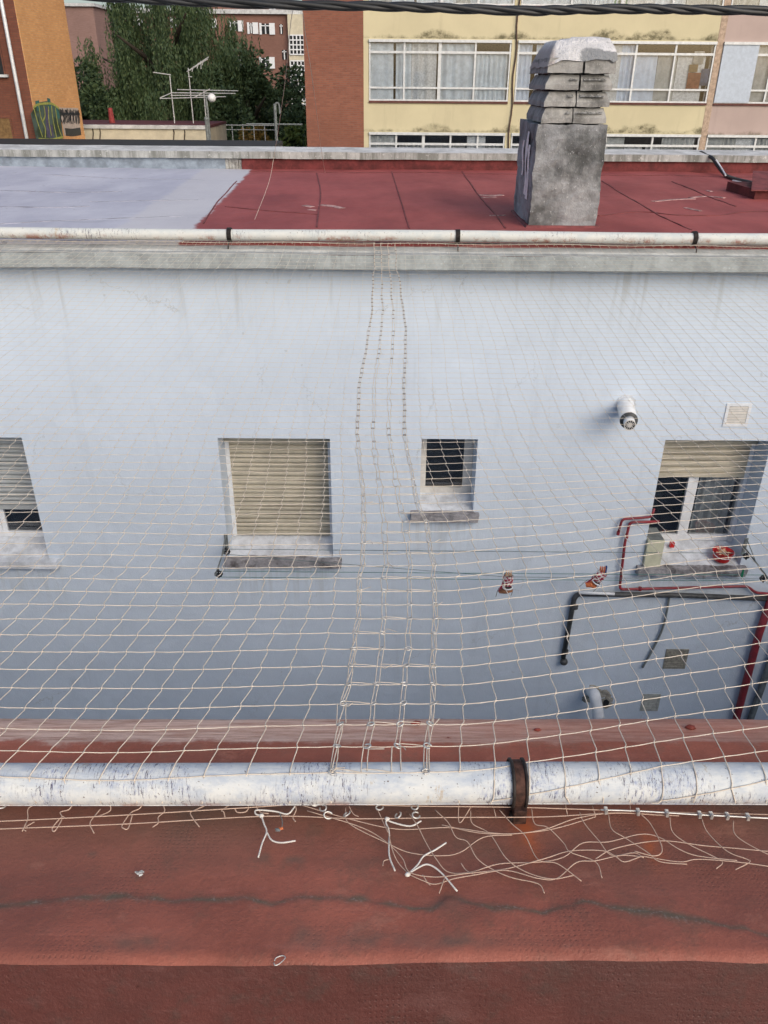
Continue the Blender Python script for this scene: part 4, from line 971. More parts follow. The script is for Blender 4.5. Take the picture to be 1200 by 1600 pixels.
# torn net lying on the kerb on the right
loose = [[(470, 1262), (540, 1281), (620, 1299), (700, 1296), (760, 1304), (800, 1307), (850, 1301), (900, 1283), (960, 1274), (1060, 1278)],
         [(540, 1265), (545, 1290), (600, 1320), (640, 1335), (690, 1341), (720, 1334), (755, 1312), (800, 1307)],
         [(480, 1272), (560, 1295), (600, 1315), (628, 1345), (640, 1368), (680, 1375), (730, 1370), (790, 1360), (850, 1347), (890, 1332), (940, 1333), (960, 1342), (975, 1350), (1000, 1343)],
         [(640, 1275), (652, 1295), (665, 1320), (680, 1345), (700, 1365), (735, 1366), (780, 1353), (840, 1350), (880, 1342), (910, 1320), (950, 1318), (1000, 1306), (1030, 1312), (1060, 1330), (1090, 1340), (1150, 1350)],
         [(640, 1371), (660, 1380), (680, 1385), (710, 1378), (740, 1372), (790, 1363), (840, 1377), (870, 1375), (900, 1352), (930, 1349), (970, 1340), (1005, 1343)],
         [(680, 1270), (700, 1290), (712, 1312), (730, 1320), (745, 1345), (770, 1362), (800, 1376), (840, 1385), (850, 1400)],
         [(735, 1270), (738, 1290), (765, 1305), (790, 1345), (820, 1365), (860, 1378), (895, 1372)], [(780, 1270), (800, 1292), (820, 1310), (840, 1345), (870, 1355), (908, 1380)],
         [(830, 1268), (835, 1290), (855, 1298), (880, 1320), (890, 1337), (930, 1349), (940, 1375)], [(905, 1272), (912, 1290), (935, 1318), (955, 1340), (990, 1335), (1005, 1343)],
         [(950, 1275), (955, 1300), (975, 1312), (1010, 1335), (1030, 1350), (1072, 1355)], [(1000, 1276), (1015, 1290), (1030, 1320), (1033, 1335), (1020, 1342), (990, 1335)],
         [(1045, 1280), (1050, 1305), (1075, 1322), (1110, 1340), (1128, 1350), (1118, 1361)], [(1095, 1282), (1105, 1305), (1135, 1335), (1165, 1345), (1170, 1350), (1148, 1362)], [(1145, 1285), (1148, 1308), (1180, 1330), (1220, 1350)],
         [(690, 1292), (760, 1306), (850, 1300), (930, 1280)], [(930, 1345), (960, 1330), (1030, 1318), (1100, 1325), (1150, 1330), (1210, 1335)], [(1000, 1340), (1060, 1350), (1090, 1345), (1150, 1352), (1220, 1360)],
         [(605, 1295), (612, 1330), (622, 1350), (640, 1370)], [(590, 1268), (600, 1290), (606, 1305)], [(720, 1352), (728, 1362), (742, 1372)], [(608, 1345), (600, 1348), (598, 1357)], [(660, 1372), (668, 1383), (672, 1387)], [(694, 1378), (690, 1390), (686, 1400)],
         [(545, 1262), (552, 1275), (560, 1280)], [(716, 1260), (718, 1288), (735, 1265)], [(770, 1262), (775, 1281)], [(882, 1258), (886, 1275)], [(925, 1262), (930, 1278)], [(983, 1258), (985, 1272)]]
for t in loose: t[:] = [(x + 0.0, y) for x, y in t]
mb = MB()
for t in loose: mb.tube(spl([UZ(x, y, 1.672) + Vector((0, 0, .005 + .008 * R.random())) for x, y in t], 6), .0013, 5)
mb.build('torn_edge', m_torn, net, smooth=True)
# small C hooks along the pipe
hooks = [(4, 1262, .9), (62, 1258, .3), (173, 1257, 1.4), (492, 1259, .4), (505, 1267, 2.2), (513, 1278, .1), (542, 1276, 1.2), (593, 1266, 1.0), (648, 1265, 2.0), (650, 1278, .6), (318, 1257, 1.3), (622, 1278, 1.5)]
hk = None
for x, y, t in hooks:
    p = UZ(x, y, 1.668) + Vector((0, 0, .010))
    if hk is None: hk = ring_mesh(.0085, .0022).build('hook', m_steel, net, smooth=True); o_ = hk
    else: o_ = hk.copy(); C.objects.link(o_); o_.parent = net
    o_.location = p - ppos(net); o_.rotation_euler = (R.uniform(-.7, .7), .3, t)
# white tie ropes
def rope(segs, label, name='tie_rope', mat=m_rope, r_=.0021):
    p0 = UZ(*segs[0][0], 1.672); o_ = empty(name, p0, label, 'rope')
    for t in segs: MB().tube(spl([UZ(x, y, 1.672) + Vector((0, 0, .010)) for x, y in t], 6), r_, 7).build('strand', mat, o_, smooth=True)
    MB().blob(p0 + Vector((0, 0, .010)), .007, .006, .006, 8, 5, .15).build('knot', mat, o_, smooth=True)
rope([[(409, 1279), (413, 1292), (417, 1304), (410, 1322), (404, 1344)], [(417, 1304), (425, 1317), (440, 1321), (462, 1318)], [(409, 1279), (400, 1276), (402, 1270), (430, 1272), (450, 1276), (462, 1263)]], 'short frayed white rope forked in two, hanging left below the pipe')
rope([[(637, 1371), (652, 1356), (662, 1342), (680, 1332), (697, 1321)], [(637, 1371), (650, 1362), (668, 1355), (688, 1367), (714, 1397)]], 'white rope bow with two long ends lying on the torn net')
rope([[(605, 1284), (603, 1290), (608, 1305), (608, 1340), (617, 1365)], [(607, 1284), (610, 1288), (640, 1295), (658, 1287)]], 'white rope hanging straight under the pipe with a short side end')
near_o = near_cord([(938, 1268), (1000, 1270), (1080, 1275), (1140, 1278), (1200, 1281), (1400, 1288)], .0022, 'steel_cable', m_steel, None, 1.66, .006)
tag(near_o, 'thin steel cable with clamps below the right part of the near pipe', 'cable')
for x in (946, 996, 1041, 1092, 1110, 1135, 1167):
    p = UZ(x, 1269 + (x - 946) * .045, 1.66) + Vector((0, 0, .006)); mb = MB(); mb.box(p.x - .0035, p.x + .0035, p.y - .008, p.y + .008, p.z - .006, p.z + .006); mb.tube([p + Vector((-.004, .006, .004)), p + Vector((.0045, .006, .004))], .0028, 6)
    mb.tube([p + Vector((0, -.006, .002)), p + Vector((0, -.006, .011))], .0028, 6); mb.build('cable_clamp', m_steel, near_o)
kn = empty('cord_knot', UZ(436, 1300, 1.67), 'knot of grey cord with orange tuft dangling beside the forked rope', 'cord')
p = UZ(436, 1301, 1.67) + Vector((0, 0, .01))
MB().tube(spl([UZ(x, y, 1.67) + Vector((0, 0, .008)) for x, y in ((436, 1272), (441, 1285), (440, 1297), (432, 1302))]), .0014, 5).blob(p - Vector((.003, 0, 0)), .007, .005, .004, 7, 4, .3).build('cord', m_greypipe, kn)
MB().blob(p + Vector((.006, .003, .002)), .006, .004, .003, 7, 4, .4).build('tuft', m_orange, kn)
# loose hook and bits on the kerb
hkp = spl([UZ(x, y, 1.66) + Vector((0, 0, .006)) for x, y in ((428, 1507), (430, 1511), (436, 1509), (445, 1501), (445, 1497), (440, 1496), (432, 1499), (429, 1504))], 4)
tag(MB().tube(hkp, .0012, 6).build('steel_hook', m_steel, None, smooth=True), 'tiny open steel hook lying alone on the red kerb', 'hook')
mb = MB(); p = UZ(218, 1367, 1.672)
for i in range(9): mb.blob((p.x + R.uniform(-.010, .010), p.y + R.uniform(-.009, .009), p.z + .007), .004, .003, .002, 6, 4, .4)
tag(mb.build('bird_dropping', plain('dropping', (.6, .6, .58), .8, var=.5, sc=90)), 'small white and grey splat on the red kerb at left', 'dropping')

# ================================================================== ROOF CABLES, OVERHEAD CABLE
P = [UZ(1090, 238, 1.1), UZ(1100, 240, 1.08), UZ(1112, 248, 1.12), UZ(1122, 262, 1.2), UZ(1133, 274, 1.33), UZ(1150, 280, 1.35), UZ(1183, 288, 1.36)]
def snap(px, py, Y): return UY(px, py, Y)
P = [snap(1089, 240, 15.3), snap(1096, 238.5, 15.2), snap(1104, 243, 14.95), snap(1113, 247, 14.78), snap(1122, 260, 14.6), snap(1133, 273, 14.2)] + [UZ(1150, 280, 1.35), UZ(1184, 287.5, 1.35)]
rcb = empty('roof_cable', P[0], 'black cable hanging over the far parapet onto the red roof', 'cable')
MB().tube(spl(P), .028, 8).build('sheath', m_black, rcb, smooth=True)
MB().tube(spl([snap(1119, 250, 14.65), snap(1127, 262, 14.4), UZ(1134, 274, 1.32)]), .012, 6).build('white_wire', m_white, rcb)
MB().tube(spl([UZ(1145, 282, 1.34), UZ(1165, 286, 1.34), UZ(1186, 288, 1.33)]), .012, 6).build('white_wire', m_white, rcb)
cp_ = [(-400, -40), (0, -14), (200, -2), (320, 4), (475, 9), (600, 11), (700, 14), (820, 18), (900, 16), (1000, 15), (1080, 16), (1200, 18), (1500, 22)]
P = spl([UY(x, y - 1, 5.2) for x, y in cp_], 24); ov = empty('overhead_cable', P[0], 'black twisted overhead cable crossing the top of the picture', 'cable')
for k in range(3):
    q = [p + Vector((0, 0.011 * math.cos(i * .16 + k * 2.094), .011 * math.sin(i * .16 + k * 2.094))) for i, p in enumerate(P)]; MB().tube(q, .0150, 8).build('strand', m_black, ov, smooth=True)
def string(pts, label, r_): tag(MB().tube(spl([UY(x, y, Y) for x, y, Y in pts]), r_, 5).build('loose_string', m_cord), label, 'string', None)
string([(472, 2, 5.2), (460, 12, 5.5), (455, 30, 6), (451, 70, 7), (445, 130, 8.5), (436, 195, 10), (428, 245, 11), (420, 285, 10.5), (398, 343, 8.9)], 'pale string hanging from the overhead cable to the red roof, longer of the two', .0022)
string([(473, 20, 5.2), (478, 60, 6), (486, 110, 7), (494, 170, 9), (502, 235, 11), (508, 270, 12.5)], 'faint thin string hanging in front of the brick end wall', .0022)

# ================================================================== YELLOW BALCONY BUILDING
yb = empty('balcony_building', (0, FY, 0), 'yellow and pink apartment building with glazed balconies and brick end wall', 'building')
def fx(px, py=110): return UY(px, py, FY).x
def fz(py, px=700): return UY(px, py, FY).z
FL = 2.9
z_top, z_bot = fz(62), fz(158)
xb0, xb1, xb2 = fx(476), fx(568), fx(576)
p1a, p1b = fx(797), fx(806); p2a, p2b = fx(1113), fx(1123)
xe = 22
MB().box(xb0, xb1, FY - .02, FY + 10, 0, H + 9).build('brick_end_wall', m_brick, yb)
MB().box(xb1 + .001, xb2, FY + .0, FY + .6, 0, H + 9).build('pilaster', m_yel, yb)
bays = [(xb2, p1a, m_yel, m_cyan_curt), (p1b, p2a, m_yel, m_blue_curt), (p2b, p2b + 7.2, m_pink, m_grey_curt), (p2b + 7.5, xe, m_pink, m_grey_curt)]
MB().box(p1a, p1b, FY - .01, FY + .5, 0, H + 9).build('pilaster', m_yel, yb); MB().box(p2a, p2b, FY - .01, FY + .5, 0, H + 9).build('pilaster', plain('orange_pink_plaster', (.48, .36, .27), .8), yb)
MB().box(p2b + 7.2, p2b + 7.5, FY - .01, FY + .5, 0, H + 9).build('pilaster', m_pink, yb)
wiggle = [(fx(803) + .03 * math.sin(i * 1.1), FY - .05, z) for i, z in enumerate([z_bot - 4 + i * .3 for i in range(30)])]
MB().tube(wiggle, .03, 6).build('facade_cable', plain('brown_cable', (.12, .08, .06), .8), yb)
MB().box(xb1, xe, FY + 1.2, FY + 10, 0, H + 9).build('rear_wall', m_dark_int, yb)
m_lace = plain('cream_lace_curtain', (.80, .84, .84), .9, var=.18, sc=16)
def balcony(x0, x1, zt_, zb_, pm, cur, seed, mat_alt=None):
    rr_ = random.Random(seed)
    w_ = bpy.data.objects.new('balcony_window', None); C.objects.link(w_); w_.parent = yb; w_.location = Vector(((x0 + x1) / 2, FY, zb_)) - ppos(yb)
    f = MB(); fy0, fy1 = FY - .02, FY + .05; ww = x1 - x0; x0 += .01; x1 -= .01
    f.box(x0, x1, fy0 - .06, fy1, zt_ - .085, zt_)                       # shutter rail
    tr = zt_ - .085 - .26; br_ = zb_ + .44
    f.box(x0, x1, fy0, fy1, tr - .075, tr); f.box(x0, x1, fy0, fy1, br_ - .06, br_); f.box(x0, x1, fy0, fy1, zb_, zb_ + .05)
    n_ = 4 if seed % 10 != 3 else 5
    xsn = [x0 + (x1 - x0) * i / n_ for i in range(n_ + 1)]
    for i, xx in enumerate(xsn):
        wd = .04 if 0 < i < n_ else .03; xx = min(max(xx, x0 + wd), x1 - wd)
        a_, b_ = (zb_ + .05, br_ - .06), (br_, tr - .075)
        for (q0, q1) in (a_, b_, (tr, zt_ - .085)): f.box(xx - wd * (1.3 if i == n_ // 2 else .8), xx + wd * (1.3 if i == n_ // 2 else .8), fy0 + .004, fy1 - .004, q0, q1)
    f.build('window_frame', m_alu, w_)
    MB().box(x0 + .02, x1 - .02, FY + .012, FY + .018, zb_ + .05, zt_ - .09).build('pane', m_glass, w_)
    MB().box(x0, x1, fy0 - .03, FY + .1, zb_ - .07, zb_ - .002).build('sill', plain('brown_sill', (.14, .06, .05), .8), w_)
    x = x0 + .05
    while x < x1 - .1:
        cm = MB(); L_ = rr_.uniform(.45, 1.25); xend = min(x + L_, x1 - .05); gap = rr_.choice((0, 0, 0, 0, .08, .14)); n2 = int((xend - x) / .03) + 2; vs = []; fq = rr_.uniform(.45, 1.3); am = rr_.choice((.006, .02, .035))
        ztop = zt_ - .12 if rr_.random() < .75 else tr - .08
        for i in range(n2):
            xx = x + (xend - x) * i / (n2 - 1); yy = FY + .10 + am * math.sin(i * fq) + am * .6 * math.sin(i * .37 + seed); vs += [(xx, yy, zb_ + .03), (xx + .02 * math.sin(i * .2), yy + .01, ztop)]
        cm.add(vs, [(2 * i, 2 * i + 2, 2 * i + 3, 2 * i + 1) for i in range(n2 - 1)]); x = xend + gap
        cm.build('curtain', rr_.choice((cur, cur, cur, m_lace, m_grey_curt)), w_)
    return w_
for fl_ in (-3, -2, -1, 0, 1, 2):
    for bi, (x0, x1, pm, cur) in enumerate(bays):
        zt_, zb_ = z_top + FL * fl_, z_bot + FL * fl_
        MB().box(x0, x1, FY, FY + .06, zt_ + .001, zb_ + FL - .072).build('spandrel', pm, yb)
        w_ = balcony(x0, x1, zt_, zb_, pm, None if False else (m_grey_curt if fl_ == -1 else (m_cyan_curt if fl_ == 1 else cur)), fl_ * 7 + bi * 3 + 40)
# details: a green screen upstairs, cartons in one pane, boarded panel in the pink bay
MB().box(fx(957, 5), fx(995, 5), FY + .12, FY + .13, z_bot + FL + .05, z_bot + FL + .5).build('green_screen', m_green_scr, yb)
bb = MB(); x_, z_ = fx(1077, 110), z_bot + .45
MB().box(x_, x_ + .45, FY + .04, FY + .07, z_, z_ + .5).build('carton', plain('terracotta_carton', (.32, .13, .08), .8), yb); MB().box(x_, x_ + .3, FY + .04, FY + .07, z_ + .52, z_ + .75).build('carton', plain('brown_carton', (.30, .22, .12), .8), yb)
MB().box(x_ + .45, x_ + .9, FY + .04, FY + .07, z_ + .1, z_ + .62).build('carton', plain('blue_carton', (.12, .16, .26), .8), yb); MB().box(x_ + .1, x_ + .45, FY + .04, FY + .07, z_ + .77, z_ + 1.15).build('carton', plain('white_carton', (.5, .5, .46), .8), yb)
MB().box(p2b + .02, p2b + 1.25, FY - .045, FY - .022, z_bot + .02, z_top - .09).build('boarded_panel', plain('pale_blue_panel', (.48, .54, .62), .6, var=.08), yb)
MB().box(xb0 - .0, xe, FY, FY + 10, H + 9.01, H + 9.3).build('roof', m_cop, yb)

# ================================================================== LEFT BRICK BUILDING
LX = -11.9; LY0_, LY1_ = 30.0, 34.6
lbq = empty('brick_building', (LX, LY0_, 0), 'tall brick building with side wall coloured in sunlit orange and graffiti at far left', 'building')
MB().box(-22, LX - .002, LY0_, LY1_, 0, H + 12).build('brown_brick_front', m_brick_dk, lbq)
zl = UY(55, 232, LY0_).z
MB().box(LX - .001, LX + .02, LY0_ - .001, LY1_, zl - .3, H + 12).build('orange_brick_side', m_brick_or_sunlit, lbq)
MB().box(LX - .001, LX + .02, LY0_ - .001, LY1_, 0, zl - .35).build('lower_side_wall', m_brick_dk, lbq)
P = [UY(x, y, LY0_ - .1) for x, y in ((-8, -60), (2, 0), (45, 232), (49, 262))]; xq = UY(22, 110, LY0_ - .1).x
MB().tube([(xq, LY0_ - .1, 0), (xq, LY0_ - .1, H + 12)], .06, 10).build('drainpipe', m_alu, lbq, smooth=True)
def win_front(px0, px1, py0, py1, mat):
    a_, b_ = UY(px0, (py0 + py1) / 2, LY0_), UY(px1, (py0 + py1) / 2, LY0_); zt_, zb_ = UY(px0, py0, LY0_).z, UY(px0, py1, LY0_).z
    w_ = bpy.data.objects.new('window', None); C.objects.link(w_); w_.parent = lbq; w_.location = Vector(((a_.x + b_.x) / 2, LY0_, zb_)) - ppos(lbq)
    MB().box(a_.x, b_.x, LY0_ - .015, LY0_ + .01, zb_, zt_).build('blind', mat, w_); MB().box(a_.x - .05, b_.x + .08, LY0_ - .12, LY0_, zb_ - .08, zb_ - .002).build('sill', m_cop, w_)
    f = MB(); f.box(a_.x, a_.x + .05, LY0_ - .03, LY0_ - .016, zb_, zt_); f.box(b_.x - .05, b_.x, LY0_ - .03, LY0_ - .016, zb_, zt_); f.box(a_.x + .05, b_.x - .05, LY0_ - .03, LY0_ - .016, zt_ - .05, zt_); f.build('frame', m_brick_dk, w_)
win_front(-30, 20, 182, 218, plain('ochre_blind', (.20, .12, .05), .8)); win_front(-30, 4, 60, 116, m_dark_int)
# graffiti on the side wall (painted shapes on their real wall)
gz0, gz1 = zl + .0, zl + 1.5
def gq(px, py):
    d = ray(px, py); t = (LX + .024) / d.x; return Vector((LX + .024, d.y * t, H + d.z * t))
mg = M('graffiti_green', .7, .3); n1 = mg.noise(2.5, 4, .6); mg.col(mg.mix(mg.ramp(n1, .4, .6), (.035, .055, .03), (.08, .12, .10)))
gb = MB(); outl = [(48, 178), (55, 166), (62, 160), (72, 158), (80, 160), (86, 166), (93, 170), (99, 216), (85, 220), (58, 224)]
vs = [gq(*p) for p in outl]; gb.add([tuple(v) for v in vs] + [(v.x + .004, v.y, v.z) for v in vs], [tuple(range(10, 20))] + [(i, (i + 1) % 10, 10 + (i + 1) % 10, 10 + i) for i in range(10)])
gb.build('graffiti', mg.m, lbq)
ys_ = MB(); m_gy = plain('graffiti_yellow', (.38, .40, .10), .7); m_gp = plain('graffiti_purple', (.10, .09, .15), .7); m_gt = plain('graffiti_teal', (.05, .16, .14), .7)
def stroke(mb, pts, r_, lift=.012):
    P = spl([gq(x, y) + Vector((lift, 0, 0)) for x, y in pts], 5)
    for a_, b_ in zip(P, P[1:]):
        d = (b_ - a_).normalized(); n_ = Vector((0, -d.z, d.y)) * r_; mb.add([a_ - n_, a_ + n_, b_ + n_, b_ - n_], [(0, 1, 2, 3)])
for t in ([(52, 168), (58, 190), (66, 214)], [(60, 165), (64, 185), (70, 200), (70, 215)], [(68, 165), (70, 180), (66, 190)], [(80, 165), (82, 185), (88, 215)], [(86, 168), (90, 195), (96, 214)], [(52, 168), (60, 163), (80, 162), (92, 170)], [(75, 166), (76, 190), (80, 212)], [(60, 217), (80, 218), (98, 214)]): stroke(ys_, t, .035)
ys_.build('graffiti_line', m_gy, lbq)
ys_ = MB(); stroke(ys_, [(72, 168), (74, 190), (76, 215)], .16, .008); stroke(ys_, [(80, 195), (82, 215)], .1, .008); ys_.build('graffiti_line', m_gp, lbq)
ys_ = MB(); stroke(ys_, [(56, 166), (62, 164)], .15, .008); stroke(ys_, [(74, 160), (79, 162)], .15, .008); stroke(ys_, [(88, 168), (92, 185)], .12, .008); ys_.build('graffiti_line', m_gt, lbq)
mb = MB(); vs = [gq(*p) for p in ((92, 168), (122, 169), (127, 210), (101, 212))]; mb.add([tuple(v) for v in vs], [(0, 1, 2, 3)]); mb.build('graffiti_tag', plain('graffiti_white', (.50, .42, .36), .8, var=.15), lbq)
mb = MB(); rg_ = random.Random(3)
for i in range(16):
    x = 94 + i * 1.9; dy = rg_.uniform(-2, 2); stroke(mb, [(x, 171 + dy), (x + rg_.uniform(-1, 2), 178 + dy), (x + rg_.uniform(-1, 2), 185), (x + 1 + rg_.uniform(-1, 1), 192 + dy)], .04, .006)
    stroke(mb, [(x, 176 + dy), (x + 2, 180 - dy)], .05, .007)
stroke(mb, [(102, 206), (113, 207), (126, 205)], .13, .006); mb.build('graffiti_letters', m_black, lbq)
mb = MB(); q0, q1 = gq(60, 229), gq(132, 214); mb.box(LX + .02, LX + .5, LY0_, LY1_ + .1, zl - .30, zl - .12); mb.build('ledge', m_brick, lbq)
MB().box(LX + .1, LX + .8, LY1_ - .9, LY1_ + .1, zl - .115, zl - .05).build('cream_slab', m_cream, lbq)

# ================================================================== LOW BUILDING, SHED, ANTENNAS, LAMP
q = UY(323, 196, 36.0); ZL = q.z; XRl = q.x
low = empty('low_building', (XRl - 4, 36, 0), 'low cream walled building with flat dark red roof in front of the willow', 'building')
MB().box(-16.5, XRl, 36, 40.3, 0, ZL - .12).build('wall', m_cream, low)
m_redroof2 = plain('dull_red_roof', (.13, .035, .035), .8)
MB().box(-16.5, XRl + .02, 36.04, 40.36, ZL - .119, ZL - .02).build('roof', m_redroof2, low); MB().box(-16.6, XRl + .06, 35.92, 36.035, ZL - .14, ZL + .0).build('fascia', m_cop, low)
vp = UZ(172, 183, H - ZL + .02); 
MB().tube([(UY(175, 188, 38).x, 38, ZL - .05), (UY(172, 171, 38).x, 38, ZL + .55)], [.13, .09], 10).build('roof_pipe', plain('red_stack', (.3, .05, .05), .7), low)
m_damp = plain('dark_damp', (.12, .10, .08), .9)
for px in (144, 155, 270, 287): MB().tube([UY(px, 198, 35.98), UY(px + 2, 207, 35.97), UY(px + 1, 219, 35.98)], .025, 4).build('damp_streak', m_damp, low)
sh = empty('shed_roof', (-6, 25, 0), 'long low shed with dark bitumen roof just beyond the far parapet', 'shed')
zs = UY(300, 229, 22).z; MB().box(-11, -2.9, 22, 24.4, zs - .3, zs).build('roof', m_dkroof, sh); MB().box(-10.8, -3.1, 22.2, 24.2, 0, zs - .301).build('wall', m_brick_dk, sh)
AY = 38.0
def ant(name, mast, els, label, Y=AY):
    o_ = empty(name, UY(*mast[-1], Y), label, 'antenna', 'television antennas on the low building'); b = UY(*mast[-1], Y); t_ = UY(*mast[0], Y)
    MB().tube([t_, (t_.x, Y, ZL - .03)], .022, 6).build('mast', m_alu, o_)
    mb = MB()
    for x0, y0, x1, y1 in els: mb.tube([UY(x0, y0, Y - .05), UY(x1, y1, Y - .05)], .018, 5)
    mb.build('elements', m_alu, o_)
ant('tv_antenna', [(265, 117), (272, 188)], [(239, 113, 267, 117), (268, 145, 250, 153)], 'thin antenna mast with a short bar pointing left at its top')
ant('tv_antenna', [(318, 140), (320, 188)], [(277, 140, 372, 142), (267, 145, 368, 146), (267, 149, 330, 149), (250, 154, 353, 151), (304, 152, 328, 139)], 'wide flat antenna with long horizontal bars')
ant('tv_antenna', [(294, 106), (298, 188)], [(292, 112, 326, 89), (296, 110, 325, 92), (294, 120, 300, 120), (300, 112, 302, 104), (308, 107, 310, 98), (316, 102, 318, 94), (314, 95, 314, 108)], 'small antenna tilted up to the right, highest on the roof')
for i, ob in enumerate([o_ for o_ in C.objects if o_.name.startswith('tv_antenna')]): pass
lm = UY(331, 153, 34); lp_ = empty('street_lamp', (UY(328, 215, 34).x, 34, 0), 'street lamp with white globe on a curved grey post', 'street lamp')
bx_ = UY(326, 190, 34).x
MB().tube(spl([(bx_, 34, 0), (bx_, 34, lm.z - 1.2), (bx_ - .02, 34, lm.z - .4), (bx_, 34, lm.z - .02), (lm.x, 34, lm.z + .02)]), .04, 8).build('post', m_greypipe, lp_, smooth=True)
MB().blob(lm, .16, .16, .15, 14, 8).build('globe', m_white, lp_, smooth=True)
bo = UY(322, 186, 33.5); tag(MB().tube([(bo.x, 33.5, 0), (bo.x, 33.5, bo.z)], [.07, .06], 8).blob((bo.x, 33.5, bo.z), .08, .08, .08).build('vent_post', m_greypipe), 'short dark post beside the street lamp', 'post')
po = UY(429, 162, 30); pob = empty('utility_post', (UY(431, 200, 30).x, 30, 0), 'thin grey post with crossbar and hooked top left of the brick end wall', 'post')
xx = UY(431, 195, 30).x; MB().tube([(xx, 30, 0), (xx, 30, po.z)], .05, 7).build('post', m_greypipe, pob); MB().tube([(xx - 1.0, 30, po.z - .62), (xx + .9, 30, po.z - .62)], .025, 5).tube(spl([(xx, 30, po.z - .1), (xx + .05, 30, po.z + .02), (xx + .14, 30, po.z - .03), (xx + .16, 30, po.z - .3)]), .03, 5).build('crossbar', m_greypipe, pob)
fe = empty('railing', (UY(380, 205, 42).x, 42, 0), 'pale metal railing below the trees right of the low building', 'railing')
za = UY(390, 195, 42).z; xa, xb = UY(345, 195, 42).x, UY(430, 195, 42).x
MB().box(xa, xb, 41.98, 42.02, za - .03, za).box(xa, xb, 41.98, 42.02, za - .22, za - .20).build('rail', m_alu, fe)
for i in range(6): x = xa + (xb - xa) * i / 5; MB().box(x - .015, x + .015, 42.03, 42.06, 0, za + .02).build('rail_post', m_alu, fe)

# ================================================================== FAR BUILDINGS
BY = 85.0
fb_ = empty('far_brick_block', (UY(300, 100, BY).x, BY, 0), 'distant brick apartment block with white shutters behind the trees', 'building')
x0, x1 = UY(-60, 60, BY).x, UY(452, 60, BY).x; zt_ = UY(400, 22, BY).z
MB().box(x0 + 0, x1, BY, BY + 12, 0, zt_).build('wall', m_brick_far, fb_); MB().box(x0, x1 + 1.5, BY - .3, BY + 12, zt_, zt_ + .35).build('roof_edge', m_cop, fb_)
MB().box(UY(280, 10, BY).x, UY(425, 10, BY).x, BY + 3, BY + 9, zt_ + .36, zt_ + 3.2).build('penthouse', m_brick_far, fb_)
for px0, px1, py0, py1, shc in ((409, 421, 37, 53, 1), (437, 442, 38, 53, 0), (441, 448, 78, 93, 0), (362, 372, 33, 48, 1), (390, 395, 36, 52, 1), (320, 330, 30, 43, 1), (270, 280, 28, 42, 1), (205, 215, 26, 40, 1), (409, 421, 90, 106, 1), (362, 372, 88, 104, 1), (437, 442, 130, 145, 0)):
    a_, b_ = UY(px0, (py0 + py1) / 2, BY).x, UY(px1, (py0 + py1) / 2, BY).x; t_, c_ = UY(px0, py0, BY).z, UY(px0, py1, BY).z
    w_ = bpy.data.objects.new('window', None); C.objects.link(w_); w_.parent = fb_; w_.location = Vector(((a_ + b_) / 2, BY, c_)) - ppos(fb_)
    MB().box(a_, b_, BY - .04, BY + .1, c_, t_).build('pane', m_dark_int, w_)
    f = MB(); md = (a_ + b_) / 2; f.box(md - .05, md + .05, BY - .08, BY - .041, c_, t_); f.box(a_, b_, BY - .08, BY - .042, (c_ + t_) / 2 + .2, (c_ + t_) / 2 + .28); f.build('frame', m_white, w_)
    if shc:
        MB().box(b_, b_ + .5, BY - .12, BY - .04, c_ - .05, t_ + .05).build('shutter', m_white, w_); MB().box(a_ - .2, a_, BY - .12, BY - .04, c_ - .05, t_ + .05).build('shutter', m_white, w_)
for i, (px, py) in enumerate(((398, 12), (423, 12), (440, 14))):
    a_ = UY(px, py, BY).x; MB().box(a_, a_ + .12, BY + 1, BY + 1.1, zt_ + .36, zt_ + 2.4).build('terrace_post', m_white, fb_)
MB().box(UY(418, 15, BY).x, UY(428, 15, BY).x, BY + 1, BY + 1.3, zt_ + .36, zt_ + 1.6).build('terrace_door', m_white, fb_)
tx0, tx1 = UY(453, 100, BY).x, UY(482, 100, BY).x
tw = empty('stair_tower', ((tx0 + tx1) / 2, BY, 0), 'cream stairwell tower with gridded windows beside the brick end wall', 'building')
MB().box(tx0, tx1, BY - .5, BY + 8, 0, zt_ - .02).build('wall', m_cream, tw)
for (py0, py1) in ((55, 85), (95, 125), (128, 158), (162, 198)):
    t_, c_ = UY(460, py0, BY - .5).z, UY(460, py1, BY - .5).z; w_ = bpy.data.objects.new('window', None); C.objects.link(w_); w_.parent = tw; w_.location = Vector((tx0 + 1, BY - .5, c_)) - ppos(tw)
    MB().box(tx0 + .1, tx1 - .3, BY - .53, BY - .4, c_, t_).build('pane', m_dark_int, w_); f = MB()
    for i in range(5): x = tx0 + .1 + (tx1 - tx0 - .4) * i / 4; f.box(x - .05, x + .05, BY - .58, BY - .531, c_, t_)
    for i in range(5): z = c_ + (t_ - c_) * i / 4; f.box(tx0 + .1, tx1 - .3, BY - .60, BY - .582, z - .05, z + .05)
    f.build('frame', m_white, w_)
pk = empty('pink_brick_block', (UY(125, 60, 70).x, 70, 0), 'pinkish brick gable behind the left side of the willow', 'building')
MB().box(UY(60, 60, 70).x, UY(152, 60, 70).x, 70, 80, 0, UY(120, 10, 70).z).build('wall', m_brick_pk, pk); MB().box(UY(60, 60, 70).x - .2, UY(152, 60, 70).x + .2, 69.8, 80, UY(120, 10, 70).z, UY(120, 10, 70).z + .2).build('roof', m_cop, pk)

